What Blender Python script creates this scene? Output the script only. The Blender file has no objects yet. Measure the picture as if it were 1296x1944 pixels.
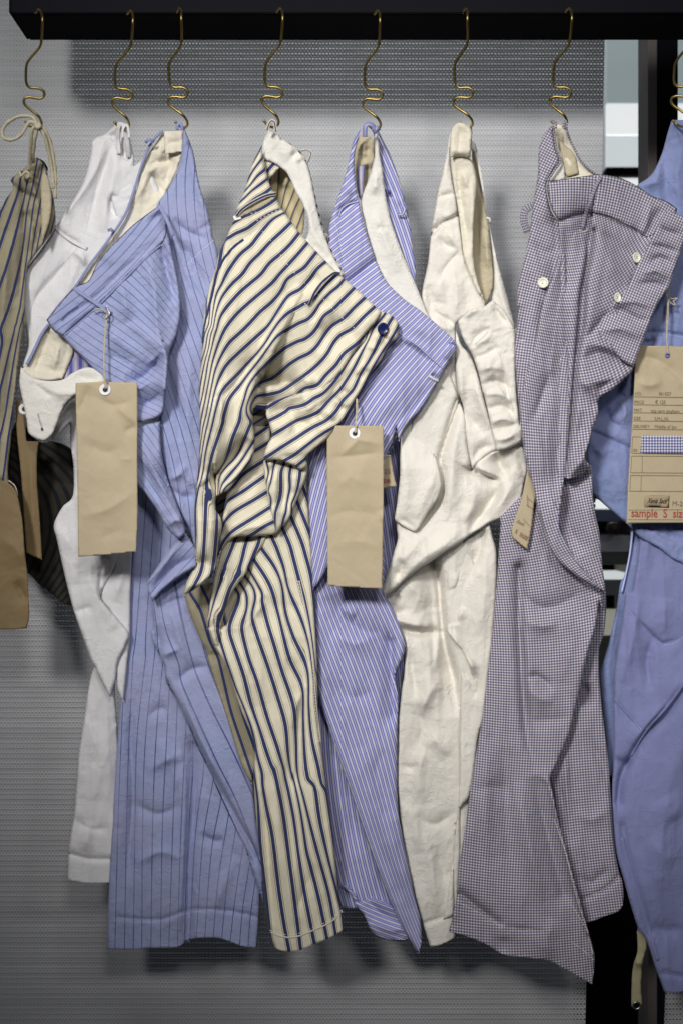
import bpy, bmesh, math, random
import numpy as np
from mathutils import Vector
from mathutils.geometry import delaunay_2d_cdt
random.seed(7); np.random.seed(7)
SC = bpy.context.scene
COL = SC.collection
# ------------------------------------------------------------------ camera, world, lamps
DIST = 1.7                                    # camera to the plane of the garments, metres
KPX = DIST * 36 / 50 / 1944                   # metres per photo pixel on that plane
cam_d = bpy.data.cameras.new('camera'); cam = bpy.data.objects.new('camera', cam_d); COL.objects.link(cam)
cam.location = (0, -DIST, 0); cam.rotation_euler = (math.radians(90), 0, 0)
cam_d.lens = 50; cam_d.sensor_fit = 'VERTICAL'; cam_d.sensor_height = 36; cam_d.sensor_width = 24
cam_d.clip_end = 60; cam_d.clip_start = 0.05
cam_d.dof.use_dof = True; cam_d.dof.focus_distance = DIST - 0.01; cam_d.dof.aperture_fstop = 5.0
SC.camera = cam
wd = bpy.data.worlds.new('World'); SC.world = wd; wd.use_nodes = True
wd.node_tree.nodes['Background'].inputs[0].default_value = (0.85, 0.90, 1.0, 1)
wd.node_tree.nodes['Background'].inputs[1].default_value = 0.035
def spot(name, loc, aim, power, color, cone, blend, radius):
    l = bpy.data.lights.new(name, 'SPOT'); l.energy = power; l.color = color
    l.spot_size = math.radians(cone); l.spot_blend = blend; l.shadow_soft_size = radius
    o = bpy.data.objects.new(name, l); COL.objects.link(o); o.location = loc
    o.rotation_euler = (Vector(aim) - Vector(loc)).to_track_quat('-Z', 'Y').to_euler()
    return o
spot('key_spot', (-0.95, -2.8, 1.27), (0.10, 0, 0.19), 365, (1.0, 0.975, 0.94), 30, 1.0, 0.26)
spot('front_spot', (0.35, -3.0, 1.34), (0.05, 0, 0.16), 100, (1.0, 0.97, 0.95), 31, 1.0, 0.22)
spot('ceiling_spot', (-0.2, -1.3, 1.75), (0.02, 0, 0.12), 48, (1.0, 0.98, 0.95), 40, 1.0, 0.45)
spot('right_spot', (1.7, -2.7, 1.35), (0.05, 0, 0.18), 26, (0.97, 0.98, 1.0), 36, 1.0, 0.20)
# the lit shop behind the screen
bl_ = bpy.data.lights.new('shop_lamp', 'AREA'); bl_.energy = 17; bl_.size = 1.6; bl_.size_y = .4; bl_.shape = 'RECTANGLE'
bo_ = bpy.data.objects.new('shop_lamp', bl_); COL.objects.link(bo_); bo_.location = (0, 1.3, 1.9); bo_.rotation_euler = (math.radians(35), 0, 0)
SC.view_settings.view_transform = 'Standard'; SC.view_settings.look = 'None'
SC.view_settings.exposure = 0.0; SC.view_settings.gamma = 1.0

# ------------------------------------------------------------------ placing helpers
def W(x, y, d):                               # photo pixel at d millimetres in front of the garment plane -> world
    f = 1 - d / (DIST * 1000)
    return ((x - 648) * KPX * f, -d / 1000, (972 - y) * KPX * f)
def frame(x0, y0, s):
    def g(*pts):
        return [tuple([x0 + p[0] / s, y0 + p[1] / s] + list(p[2:])) for p in pts]
    return g
A = frame(370, 240, 6.48); B = frame(560, 440, 6.48); C = frame(370, 520, 6.48); D = frame(470, 680, 6.48)
E = frame(340, 800, 6.48); F = frame(340, 1040, 4.32)
G1 = frame(0, 0, 2.9455); G2 = frame(0, 600, 2.9455); G3 = frame(0, 1240, 2.4923); G4 = frame(340, 180, 2.9455)
G5 = frame(340, 780, 2.9455); G6 = frame(400, 1300, 2.4923)
H1 = frame(580, 180, 2.9455); H2 = frame(660, 700, 2.9455); H3 = frame(900, 0, 3.2727); H4 = frame(920, 560, 3.4468)
H5 = frame(840, 1100, 2.8421); H6 = frame(840, 1450, 2.8421); H7 = frame(1100, 600, 4.862)
PX = frame(0, 0, 1)

def tag(o, label=None, cat=None, group=None, kind=None):
    if label: o['label'] = label
    if cat: o['category'] = cat
    if group: o['group'] = group
    if kind: o['kind'] = kind
    return o
def thing(name, label, cat, group=None, at=(0, 0, 0)):
    o = bpy.data.objects.new(name, None); COL.objects.link(o); o.location = at; o.empty_display_size = 0.05
    return tag(o, label, cat, group)
def link(name, me, mat, parent=None):
    o = bpy.data.objects.new(name, me); COL.objects.link(o)
    if mat: me.materials.append(mat)
    if parent:
        o.parent = parent; o.location = -Vector(parent_loc(parent))
    return o
def parent_loc(p):
    v = Vector(p.location)
    while p.parent: p = p.parent; v += Vector(p.location)
    return v

# ------------------------------------------------------------------ curves and fields in photo pixels
def catmull(pts, step, closed=False):
    P = [np.array(p[:2], float) for p in pts]; n = len(P); out = []; flags = []
    def corner(i):
        if not closed and (i == 0 or i == n - 1): return True
        a = P[i] - P[(i - 1) % n]; b = P[(i + 1) % n] - P[i]
        c = a @ b / (np.linalg.norm(a) * np.linalg.norm(b) + 1e-9)
        return c < 0.55
    cor = [corner(i) for i in range(n)]
    for i in range(n if closed else n - 1):
        p1, p2 = P[i], P[(i + 1) % n]
        L = np.linalg.norm(p2 - p1)
        m1 = (p2 - p1) if cor[i] else (p2 - P[i - 1]) / 2
        m2 = (p2 - p1) if cor[(i + 1) % n] else (P[(i + 2) % n] - p1) / 2
        for m in (m1, m2):
            l = np.linalg.norm(m)
            if l > 1.3 * L: m *= 1.3 * L / l
        k = max(1, int(round(L / step)))
        for j in range(k):
            t = j / k; t2, t3 = t * t, t * t * t
            out.append((2*t3-3*t2+1)*p1 + (t3-2*t2+t)*m1 + (-2*t3+3*t2)*p2 + (t3-t2)*m2)
            flags.append(len(pts[i]) > 2 and pts[i][2] == 'c')
    if not closed: out.append(P[-1]); flags.append(False)
    return np.array(out), flags

def seg_dist(X, Y, poly, closed=False, want=False):
    """distance of every point to a polyline; with want also side (+ = left of travel seen in the picture) and share of its length"""
    a = poly; b = np.roll(poly, -1, 0) if closed else None
    if closed: a0, b0 = a, b
    else: a0, b0 = poly[:-1], poly[1:]
    L = np.linalg.norm(b0 - a0, axis=1); acc = np.concatenate([[0], np.cumsum(L)])
    best = np.full(X.shape, 1e9); side = np.zeros(X.shape); par = np.zeros(X.shape)
    for i in range(len(a0)):
        if L[i] < 1e-6: continue
        dx, dy = (b0[i] - a0[i]) / L[i]
        rx, ry = X - a0[i][0], Y - a0[i][1]
        t = np.clip(rx * dx + ry * dy, 0, L[i])
        qx, qy = rx - t * dx, ry - t * dy
        dd = np.hypot(qx, qy); m = dd < best
        best = np.where(m, dd, best)
        if want:
            side = np.where(m, rx * dy - ry * dx, side); par = np.where(m, (acc[i] + t) / acc[-1], par)
    return (best, side, par) if want else best

_lat = np.random.RandomState(3).rand(256, 256) * 2 - 1
def vnoise(x, y):
    xi, yi = np.floor(x).astype(int), np.floor(y).astype(int); fx, fy = x - xi, y - yi
    fx = fx*fx*fx*(fx*(fx*6-15)+10); fy = fy*fy*fy*(fy*(fy*6-15)+10)
    g = lambda i, j: _lat[i & 255, j & 255]
    return (g(xi, yi)*(1-fx)+g(xi+1, yi)*fx)*(1-fy) + (g(xi, yi+1)*(1-fx)+g(xi+1, yi+1)*fx)*fy
def crumple(x, y, sc, ang, an, seed):
    c, s = math.cos(math.radians(ang)), math.sin(math.radians(ang))
    u = (x*c + y*s) / (sc*an); v = (-x*s + y*c) / sc
    u = u + seed*7.3; v = v + seed*3.1
    wx = vnoise(u*.7+9, v*.7+4)*.6; wy = vnoise(u*.7+31, v*.7+17)*.6
    r1 = 1 - 2*np.abs(vnoise(u+wx, v+wy)); r2 = 1 - 2*np.abs(vnoise(u*2.1+5+wy, v*2.1+8-wx))
    return r1*.6 + vnoise(u*.5, v*.5)*.6 + r2*.25

def tps(lines, lam=0.02, every=9):
    """value field through traced lines: [(value, [(x, y) ...]) ...]"""
    pts, val = [], []
    for v, pl in lines:
        c, _ = catmull(pl, every)
        for p in c: pts.append(p); val.append(v)
    pts = np.array(pts) / 100; val = np.array(val, float); n = len(pts)
    def U(r2): return 0.5 * r2 * np.log(r2 + 1e-12)
    d2 = ((pts[:, None] - pts[None]) ** 2).sum(-1)
    M = np.zeros((n+3, n+3)); M[:n, :n] = U(d2) + lam * np.eye(n) * .05; M[:n, n] = 1; M[:n, n+1:] = pts
    M[n:, :n] = M[:n, n:].T
    w = np.linalg.lstsq(M, np.concatenate([val, np.zeros(3)]), rcond=None)[0]
    def f(x, y):
        q = np.stack([x, y], -1) / 100; out = np.empty(len(q))
        for i in range(0, len(q), 4000):
            k = q[i:i+4000]; r2 = ((k[:, None] - pts[None]) ** 2).sum(-1)
            out[i:i+4000] = U(r2) @ w[:n] + w[n] + k @ w[n+1:]
        return out
    return f

def flow(ctrl, period, deg=3, along=False, off=0.0):
    """stripe field from directions: ctrl = (x, y, angle of the stripe in degrees from +x towards down [, spacing factor])"""
    c = np.array([(p[0], p[1], p[2], p[3] if len(p) > 3 else 1) for p in ctrl], float)
    mx, my = c[:, 0].mean(), c[:, 1].mean(); sc = 200.0
    terms = [(i, j) for i in range(deg+1) for j in range(deg+1-i) if i + j > 0]
    if len(c) == 1: terms = [(1, 0), (0, 1)]
    rows, rhs = [], []
    for x, y, a, k in c:
        u, v = (x-mx)/sc, (y-my)/sc; a = math.radians(a)
        n = (math.cos(a), math.sin(a)) if along else (math.sin(a), -math.cos(a))
        rows.append([i*u**max(i-1, 0)*v**j if i else 0 for i, j in terms]); rhs.append(n[0]/(period*k)*sc)
        rows.append([j*u**i*v**max(j-1, 0) if j else 0 for i, j in terms]); rhs.append(n[1]/(period*k)*sc)
    R = np.array(rows, float); r = np.array(rhs)
    reg = np.diag([0.02 if i+j == 1 else 0.15*(i+j)**1.5 for i, j in terms])
    w = np.linalg.lstsq(np.vstack([R, reg]), np.concatenate([r, np.zeros(len(terms))]), rcond=None)[0]
    def f(x, y):
        u, v = (x-mx)/sc, (y-my)/sc
        return off + sum(wk*u**i*v**j for wk, (i, j) in zip(w, terms))
    return f

FS = 2.0
def fold(pts, amp, wl=14, wr=None, p=1.25, taper='b'):
    poly, _ = catmull(pts, 8); wr = wl if wr is None else wr
    def f(x, y):
        d, s, t = seg_dist(x, y, poly, want=True)
        w = np.where(s > 0, wl, wr)
        k = np.ones_like(d)
        if taper in 'bs': k = k * np.clip(t*3.2, 0, 1)**.8
        if taper in 'be': k = k * np.clip((1-t)*3.2, 0, 1)**.8
        return FS * amp * k * np.exp(-(d / w)**p)
    return f

# ------------------------------------------------------------------ a sheet of cloth or paper with folds, closed behind
def patch(name, out, mat, parent, d=0.0, R=14, Ed=8, folds=(), S=None, T=None, h=3.6, wr=(0.7, 16, 90, 2.2), thick=8, seed=None, label=None, warp=0):
    if seed is None: seed = (sum(map(ord, name)) + int(out[0][0]) * 3 + int(out[0][1])) % 97
    bd, fl = catmull(out, h, True); n = len(bd)
    if wr: wr = (wr[0]*.7, *wr[1:])
    if wr and Ed: R, Ed = R*.42, Ed*.45
    dfun = d if callable(d) else (lambda x, y: np.full(x.shape, float(d)))
    long_ = bool(wr) and (bd[:, 1].max() - bd[:, 1].min()) > 430
    soft = [i for i in range(n) if not fl[i]]
    nb = np.roll(bd, -1, 0)
    def edged(x, y):
        best = np.full(x.shape, 1e9)
        for i in soft:
            a, b = bd[i], nb[i]; v = b - a; L2 = v @ v
            if L2 < 1e-9: continue
            t = np.clip(((x-a[0])*v[0] + (y-a[1])*v[1]) / L2, 0, 1)
            best = np.minimum(best, np.hypot(x-a[0]-t*v[0], y-a[1]-t*v[1]))
        return best
    def depth(x, y, parts=False):
        x = np.asarray(x, float); y = np.asarray(y, float)
        b = dfun(x, y)
        e = np.clip(edged(x, y) / R, 0, 1); rnd = np.sqrt(np.clip(1 - (1-e)**2, 0, 1))
        z = b - Ed * (1 - rnd)
        for f in folds: z = z + f(x, y)
        if long_: z = z + 1.7 * crumple(x, y, 24, 87, 5.5, seed + 5)
        if wr: z = z + wr[0] * crumple(x, y, wr[1], wr[2], wr[3], seed)
        return (z, b, rnd) if parts else z
    lo, hi = bd.min(0), bd.max(0)
    gx = np.arange(lo[0], hi[0], h); gy = np.arange(lo[1], hi[1], h*.87)
    XX, YY = np.meshgrid(gx, gy); XX = XX + (np.arange(len(gy)) % 2)[:, None]*h/2
    q = np.stack([XX.ravel(), YY.ravel()], -1)
    ins = np.zeros(len(q), bool)
    for i in range(n):
        a, b = bd[i], nb[i]
        if a[1] == b[1]: continue
        m = (a[1] > q[:, 1]) != (b[1] > q[:, 1])
        ins ^= m & (q[:, 0] < (b[0]-a[0])*(q[:, 1]-a[1])/(b[1]-a[1]) + a[0])
    q = q[ins]
    q = q[seg_dist(q[:, 0], q[:, 1], bd, closed=True) > h*.5]
    pts = np.vstack([bd, q])
    r = delaunay_2d_cdt([Vector(p) for p in pts], [], [list(range(n))], 1, 1e-5)
    V = np.array([(v.x, v.y) for v in r[0]]); Fc = [tuple(f) for f in r[2]]
    orig = r[3]; isb = np.array([any(k < n for k in o) if o else True for o in orig])
    x, y = V[:, 0], V[:, 1]
    z, b, rnd = depth(x, y, True)
    wx = wy = 0
    f = 1 - z/(DIST*1000)
    front = np.stack([(x-648)*KPX*f, -z/1000, (972-y)*KPX*f], -1)
    zb = np.minimum(z - 2.5, b - Ed - thick*rnd)
    fb = 1 - zb/(DIST*1000)
    backc = np.stack([(x-648)*KPX*fb, -zb/1000, (972-y)*KPX*fb], -1)
    idx = np.where(~isb)[0]; remap = np.arange(len(V)); remap[idx] = len(V) + np.arange(len(idx))
    verts = np.vstack([front, backc[idx]])
    faces = []; flip = None
    for t in Fc:
        if flip is None:
            p, q_, s_ = V[t[0]], V[t[1]], V[t[2]]
            flip = ((q_-p)[0]*(s_-p)[1] - (q_-p)[1]*(s_-p)[0]) > 0     # ccw in y-down picture faces away
        faces.append(t[::-1] if flip else t)
    nf = len(faces)
    faces += [tuple(int(remap[k]) for k in t[::-1]) for t in faces if not all(isb[k] for k in t)]
    loc = parent_loc(parent) if parent else Vector((0, 0, 0))
    me = bpy.data.meshes.new(name); me.from_pydata(verts.tolist(), [], faces)
    me.shade_smooth()
    s = S(x, y) if S else x / 18; t = T(x, y) if T else y / 18
    if S and not T:                       # how tightly the woven stripes lie here: keeps a stripe's width true to the cloth
        t = np.clip(np.hypot(S(x+1.5, y)-s, S(x, y+1.5)-s)/1.5*20, .30, 1)
    s = np.concatenate([s, s[idx]]); t = np.concatenate([t, t[idx]])
    px = np.concatenate([x, x[idx]]); py = np.concatenate([y, y[idx]])
    li = np.empty(len(me.loops), int); me.loops.foreach_get('vertex_index', li)
    for nm, uu, vv in (('cloth', s, t), ('sheet', px/100 + seed*1.7, py/100)):
        uv = me.uv_layers.new(name=nm); buf = np.empty(len(li)*2); buf[0::2] = uu[li]; buf[1::2] = vv[li]
        uv.data.foreach_set('uv', buf)
    o = link(name, me, mat, parent)
    if label: o['label'] = label
    DEP[o.name] = depth
    return o
DEP = {}
def dep(o): return DEP[o.name]

def rawmesh(name, verts, faces, mat, parent=None, smooth=True, uv=None):
    me = bpy.data.meshes.new(name); me.from_pydata([tuple(v) for v in verts], [], faces)
    if smooth: me.shade_smooth()
    if uv is not None:
        li = np.empty(len(me.loops), int); me.loops.foreach_get('vertex_index', li)
        for nm, sc in (('cloth', 1), ('sheet', 1)):
            l = me.uv_layers.new(name=nm); a = np.array(uv)[li] * sc; l.data.foreach_set('uv', a.ravel())
    return link(name, me, mat, parent)

def strip(name, pts, width, mat, parent, on, lift=1.0, arch=0.0, thick=1.2, step=4, S=None, label=None):
    """a flat band (belt loop, seam, welt) lying on the depth function `on`, optionally arching off it"""
    c, _ = catmull(pts, step); n = len(c)
    tg = np.gradient(c, axis=0); tg /= np.linalg.norm(tg, axis=1)[:, None] + 1e-9
    nr = np.stack([-tg[:, 1], tg[:, 0]], -1); V = []; UV = []; Fc = []
    base = on(c[:, 0], c[:, 1]) if callable(on) else np.full(n, float(on))
    base = np.convolve(np.pad(base, 2, mode='edge'), np.ones(5)/5, 'valid')
    L = np.concatenate([[0], np.cumsum(np.linalg.norm(np.diff(c, axis=0), axis=1))])
    prof = [(-1, 0), (-.96, .75), (-.6, 1), (0, 1.12), (.6, 1), (.96, .75), (1, 0)]
    m = len(prof)
    for i in range(n):
        t = i/(n-1)
        z0 = base[i] + lift + arch*math.sin(math.pi*t)
        for u, k in prof:
            p = c[i] + nr[i]*u*width/2
            V.append(W(p[0], p[1], z0 + k*thick - .4)); UV.append((u*.12 if S is None else S*u*(2.4 if mat.name.startswith('ging') else 1), L[i]/(5 if mat.name.startswith('ging') else 1e9) + (0 if mat.name.startswith('ging') else 1)))
    for i in range(n-1):
        for j in range(m-1):
            a = i*m+j; Fc.append((a, a+1, a+m+1, a+m))
        Fc.append((i*m+m-1, i*m, i*m+m, i*m+2*m-1))
    Fc.append(tuple(range(m-1, -1, -1))); Fc.append(tuple((n-1)*m+j for j in range(m)))
    o = rawmesh(name, V, Fc, mat, parent, True, UV)
    if label: o['label'] = label
    return o

def stitches(pts, mat, parent, on, dash=4.0, gap=3.0, w=1.0, lift=.9, name='stitching'):
    c, _ = catmull(pts, 2.0); L = np.concatenate([[0], np.cumsum(np.linalg.norm(np.diff(c, axis=0), axis=1))])
    V = []; Fc = []; s = 0.0
    at = lambda v: np.array([np.interp(v, L, c[:, 0]), np.interp(v, L, c[:, 1])])
    P = []
    while s + dash < L[-1]: P.append((at(s), at(s+dash))); s += dash + gap
    if not P: return None
    zs = on(np.array([(a[0]+b[0])/2 for a, b in P]), np.array([(a[1]+b[1])/2 for a, b in P]))
    za = on(np.array([a[0] for a, b in P]), np.array([a[1] for a, b in P])); zb = on(np.array([b[0] for a, b in P]), np.array([b[1] for a, b in P]))
    for k, (a, b) in enumerate(P):
        v = b - a; l = np.linalg.norm(v); nn = np.array([-v[1], v[0]])/l*w/2; i = len(V)
        for q, z in ((a, za[k]-.3), (a+v*.5, zs[k]+lift*.6), (b, zb[k]-.3)):
            V += [W(*(q-nn), z), W(*q, z+lift*.5), W(*(q+nn), z)]
        Fc += [(i, i+1, i+4, i+3), (i+1, i+2, i+5, i+4), (i+3, i+4, i+7, i+6), (i+4, i+5, i+8, i+7)]
    o = rawmesh(name, V, Fc, mat, parent, True); o['kind'] = 'stuff'
    return o

def tube(name, pts3, r, mat, parent=None, sides=10, step=0.003, closed=False, twist=0):
    P = [Vector(p) for p in pts3]; n = len(P); C = []
    for i in range(n - (0 if closed else 1)):
        p0 = P[i-1] if (i > 0 or closed) else P[0]; p1 = P[i]; p2 = P[(i+1) % n]; p3 = P[(i+2) % n] if (i+2 < n or closed) else P[-1]
        k = max(2, int((p2-p1).length/step))
        for j in range(k):
            t = j/k
            C.append(.5*((2*p1)+(p2-p0)*t+(2*p0-5*p1+4*p2-p3)*t*t+(3*p1-p0-3*p2+p3)*t**3))
    if not closed: C.append(P[-1])
    V = []; Fc = []; m = len(C); up = Vector((0, 1, 0.01)).normalized(); UV = []
    for i, c in enumerate(C):
        if closed: t = (C[(i+1) % m]-C[i-1]).normalized()
        else: t = (C[min(i+1, m-1)]-C[max(i-1, 0)]).normalized()
        a = up - t*up.dot(t)
        if a.length < 1e-4: a = Vector((1, 0, 0))
        a.normalize(); b = t.cross(a); up = a
        for k in range(sides):
            an = 2*math.pi*k/sides
            rr = r*(1 + (0.16*math.cos(2*an + i*twist) if twist else 0))
            V.append(c + (a*math.cos(an)+b*math.sin(an))*rr); UV.append((k/sides, i*.1))
    for i in range(m if closed else m-1):
        for k in range(sides):
            Fc.append((i*sides+k, i*sides+(k+1) % sides, ((i+1) % m)*sides+(k+1) % sides, ((i+1) % m)*sides+k))
    if not closed: Fc.append(tuple(range(sides-1, -1, -1))); Fc.append(tuple((m-1)*sides+k for k in range(sides)))
    if parent: lo = parent_loc(parent)
    return rawmesh(name, V, Fc, mat, parent, True, UV)

def boxmesh(name, x0, x1, y0, y1, z0, z1, mat, parent=None, bev=0.0):
    bm = bmesh.new(); bmesh.ops.create_cube(bm, size=1)
    for v in bm.verts: v.co = Vector(((x0+x1)/2+v.co.x*(x1-x0), (y0+y1)/2+v.co.y*(y1-y0), (z0+z1)/2+v.co.z*(z1-z0)))
    if bev: bmesh.ops.bevel(bm, geom=bm.edges[:], offset=bev, segments=2, affect='EDGES', profile=.6)
    me = bpy.data.meshes.new(name); bm.to_mesh(me); bm.free()
    return link(name, me, mat, parent)

def disc(name, cx, cy, d, rpx, mat, parent, holes=4, tilt=(0, 0), thick=2.6, hole_mat=None, squash=1.0):
    """a sewn button: dished disc with a rim and thread holes"""
    prof = [(0, .62), (.45, .60), (.62, .70), (.78, 1.0), (.9, 1.0), (1.0, .72), (1.0, .25), (.92, 0), (0, 0)]
    N = 28; V = []; Fc = []
    ox, oy, oz = W(cx, cy, d); R = rpx*KPX
    tx, ty = tilt
    for pr, pz in prof:
        for k in range(N):
            an = 2*math.pi*k/N; x = R*pr*math.cos(an)*squash; z = R*pr*math.sin(an); y = -pz*thick/1000
            V.append((ox+x, oy+y+x*tx+z*ty, oz+z))
    for i in range(len(prof)-1):
        for k in range(N):
            Fc.append((i*N+k, (i+1)*N+k, (i+1)*N+(k+1) % N, i*N+(k+1) % N))
    o = rawmesh(name, V, Fc, mat, parent)
    if hole_mat:
        for k in range(holes):
            an = math.pi/4 + k*2*math.pi/holes; hx, hz = R*.2*math.cos(an), R*.2*math.sin(an); VV = []
            for j in range(10):
                b = 2*math.pi*j/10; x = hx+R*.085*math.cos(b); z = hz+R*.085*math.sin(b)
                VV.append((ox+x*squash, oy-.66*thick/1000+x*tx+z*ty, oz+z)); 
            ho = rawmesh('thread_hole', VV, [tuple(range(9, -1, -1))], hole_mat, None, False)
            ho.parent = o
            ho.location = (0, 0, 0)
    return o

# ------------------------------------------------------------------ materials
def nodes(name):
    m = bpy.data.materials.new(name); m.use_nodes = True; nt = m.node_tree
    return m, nt, nt.nodes['Principled BSDF']
def mth(nt, op, a, b=None, c=None, clamp=False):
    n = nt.nodes.new('ShaderNodeMath'); n.operation = op; n.use_clamp = clamp
    for i, v in enumerate((a, b, c)):
        if v is None: continue
        if isinstance(v, (int, float)): n.inputs[i].default_value = v
        else: nt.links.new(v, n.inputs[i])
    return n.outputs[0]
def mixc(nt, f, a, b, bt='MIX'):
    n = nt.nodes.new('ShaderNodeMix'); n.data_type = 'RGBA'; n.blend_type = bt
    for s, v in ((0, f), (6, a), (7, b)):
        if isinstance(v, (int, float)): n.inputs[s].default_value = v
        elif isinstance(v, tuple): n.inputs[s].default_value = (*v, 1)
        else: nt.links.new(v, n.inputs[s])
    return n.outputs[2]
def uvn(nt, layer):
    u = nt.nodes.new('ShaderNodeUVMap'); u.uv_map = layer; return u.outputs[0]
def noise(nt, vec, scale, detail=4, rough=.55, dist=0.0, stretch=None):
    if stretch:
        mp = nt.nodes.new('ShaderNodeMapping'); mp.inputs['Scale'].default_value = stretch; nt.links.new(vec, mp.inputs[0]); vec = mp.outputs[0]
    n = nt.nodes.new('ShaderNodeTexNoise'); n.inputs['Scale'].default_value = scale; n.inputs['Detail'].default_value = detail
    n.inputs['Roughness'].default_value = rough; n.inputs['Distortion'].default_value = dist; nt.links.new(vec, n.inputs['Vector'])
    return n.outputs[0]
def ramp(nt, v, a, b, lo=0.0, hi=1.0):
    n = nt.nodes.new('ShaderNodeMapRange'); nt.links.new(v, n.inputs[0])
    for i, k in ((1, a), (2, b), (3, lo), (4, hi)): n.inputs[i].default_value = k
    return n.outputs[0]
def cloth(name, base, bands=(), gingham=None, true_width=False, crease=0.5, mottle=0.10, slub=0.0, rough=.88, weave=1.0, tint=None):
    m, nt, bs = nodes(name); sh = uvn(nt, 'sheet'); col = base
    cu = uvn(nt, 'cloth'); sx = nt.nodes.new('ShaderNodeSeparateXYZ'); nt.links.new(cu, sx.inputs[0])
    if bands:
        wob = mth(nt, 'MULTIPLY', mth(nt, 'SUBTRACT', noise(nt, sh, 25, 2), .5), .02)
        s = mth(nt, 'ADD', sx.outputs[0], wob)
        for c, hw, colr, *op in bands:
            if true_width:
                f0 = mth(nt, 'SUBTRACT', mth(nt, 'FRACT', mth(nt, 'ADD', s, .5)), .5)
                a = mth(nt, 'ABSOLUTE', mth(nt, 'SUBTRACT', mth(nt, 'DIVIDE', f0, sx.outputs[1]), c))
            else: a = mth(nt, 'ABSOLUTE', mth(nt, 'SUBTRACT', mth(nt, 'FRACT', mth(nt, 'ADD', s, .5-c)), .5))
            f = ramp(nt, a, hw*1.12, hw*.85, 0, op[0] if op else 1)
            col = mixc(nt, f, col, colr)
    if gingham:
        ca, cb = gingham
        fs = []
        for k in (0, 1):
            a = mth(nt, 'ABSOLUTE', mth(nt, 'SUBTRACT', mth(nt, 'FRACT', sx.outputs[k]), .5))
            fs.append(ramp(nt, a, .17, .27))
        col = mixc(nt, mth(nt, 'MULTIPLY', fs[0], .78), col, ca, 'MULTIPLY')
        col = mixc(nt, mth(nt, 'MULTIPLY', fs[1], .78), col, cb, 'MULTIPLY')
    if isinstance(col, tuple): col = mixc(nt, 0.0, col, col)
    big = noise(nt, sh, 1.3, 3); fine = noise(nt, sh, 60, 2, .7)
    k = mth(nt, 'ADD', mth(nt, 'MULTIPLY', mth(nt, 'SUBTRACT', big, .5), mottle*2), 1)
    k = mth(nt, 'ADD', k, mth(nt, 'MULTIPLY', mth(nt, 'SUBTRACT', fine, .5), .34*weave))
    vm = nt.nodes.new('ShaderNodeVectorMath'); vm.operation = 'SCALE'; nt.links.new(col, vm.inputs[0]); nt.links.new(k, vm.inputs[3])
    out = vm.outputs[0]
    if tint: out = mixc(nt, ramp(nt, noise(nt, sh, .8, 2), .4, .65, 0, .5), out, tint)
    nt.links.new(out, bs.inputs['Base Color'])
    bs.inputs['Roughness'].default_value = rough
    bs.inputs['Specular IOR Level'].default_value = .25
    bs.inputs['Sheen Weight'].default_value = .12; bs.inputs['Sheen Roughness'].default_value = .5
    # relief: thread, slubs, and the small dry creases of washed cotton
    w1 = noise(nt, sh, 120, 2, .6, 0, (1, .35, 1)); w2 = noise(nt, sh, 120, 2, .6, 0, (.35, 1, 1))
    cr = noise(nt, sh, 6.5, 5, .62, .8, (1.0, .6, 1)); rid = mth(nt, 'ABSOLUTE', mth(nt, 'SUBTRACT', cr, .5))
    cr2 = noise(nt, sh, 14, 4, .6, .5, (.7, 1, 1))
    hgt = mth(nt, 'ADD', mth(nt, 'MULTIPLY', mth(nt, 'ADD', w1, w2), .22*weave), mth(nt, 'MULTIPLY', rid, -.9*crease))
    for sc_, st_, am_, o_ in ((3.1, (1, .55, 1), .30, 3.0), (5.2, (.6, 1, 1), .24, 11.0), (9.5, (1, .7, 1), .16, 23.0)):   # sharp pressed creases
        mp_ = nt.nodes.new('ShaderNodeMapping'); mp_.inputs['Location'].default_value = (o_, o_*.7, 0); nt.links.new(sh, mp_.inputs[0])
        q = noise(nt, mp_.outputs[0], sc_, 2, .5, .5, st_); line = ramp(nt, mth(nt, 'ABSOLUTE', mth(nt, 'SUBTRACT', q, .5)), 0, .045, 1, 0)
        mk = ramp(nt, noise(nt, mp_.outputs[0], sc_*.5, 2), .46, .62)
        hgt = mth(nt, 'ADD', hgt, mth(nt, 'MULTIPLY', mth(nt, 'MULTIPLY', line, mk), am_*crease))
    hgt = mth(nt, 'ADD', hgt, mth(nt, 'MULTIPLY', cr2, .45*crease))
    bp = nt.nodes.new('ShaderNodeBump'); bp.inputs['Strength'].default_value = .60; bp.inputs['Distance'].default_value = .0032
    nt.links.new(hgt, bp.inputs['Height']); nt.links.new(bp.outputs[0], bs.inputs['Normal'])
    return m
def simple(name, col, rough=.5, metal=0.0, bump=0.0, bscale=40, vary=.0, spec=.5, emit=None):
    m, nt, bs = nodes(name); bs.inputs['Base Color'].default_value = (*col, 1); bs.inputs['Roughness'].default_value = rough
    bs.inputs['Metallic'].default_value = metal; bs.inputs['Specular IOR Level'].default_value = spec
    tc = nt.nodes.new('ShaderNodeTexCoord').outputs['Object']
    if vary:
        nz = noise(nt, tc, bscale*.3, 4)
        c = mixc(nt, ramp(nt, nz, .3, .7), tuple(v*(1-vary) for v in col), tuple(min(1, v*(1+vary)) for v in col)); nt.links.new(c, bs.inputs['Base Color'])
        nt.links.new(ramp(nt, nz, .3, .7, max(0, rough-.1), min(1, rough+.12)), bs.inputs['Roughness'])
    if bump:
        bp = nt.nodes.new('ShaderNodeBump'); bp.inputs['Strength'].default_value = bump; bp.inputs['Distance'].default_value = .001
        nt.links.new(noise(nt, tc, bscale, 4), bp.inputs['Height']); nt.links.new(bp.outputs[0], bs.inputs['Normal'])
    if emit: bs.inputs['Emission Color'].default_value = (*emit[:3], 1); bs.inputs['Emission Strength'].default_value = emit[3]
    return m
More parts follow.
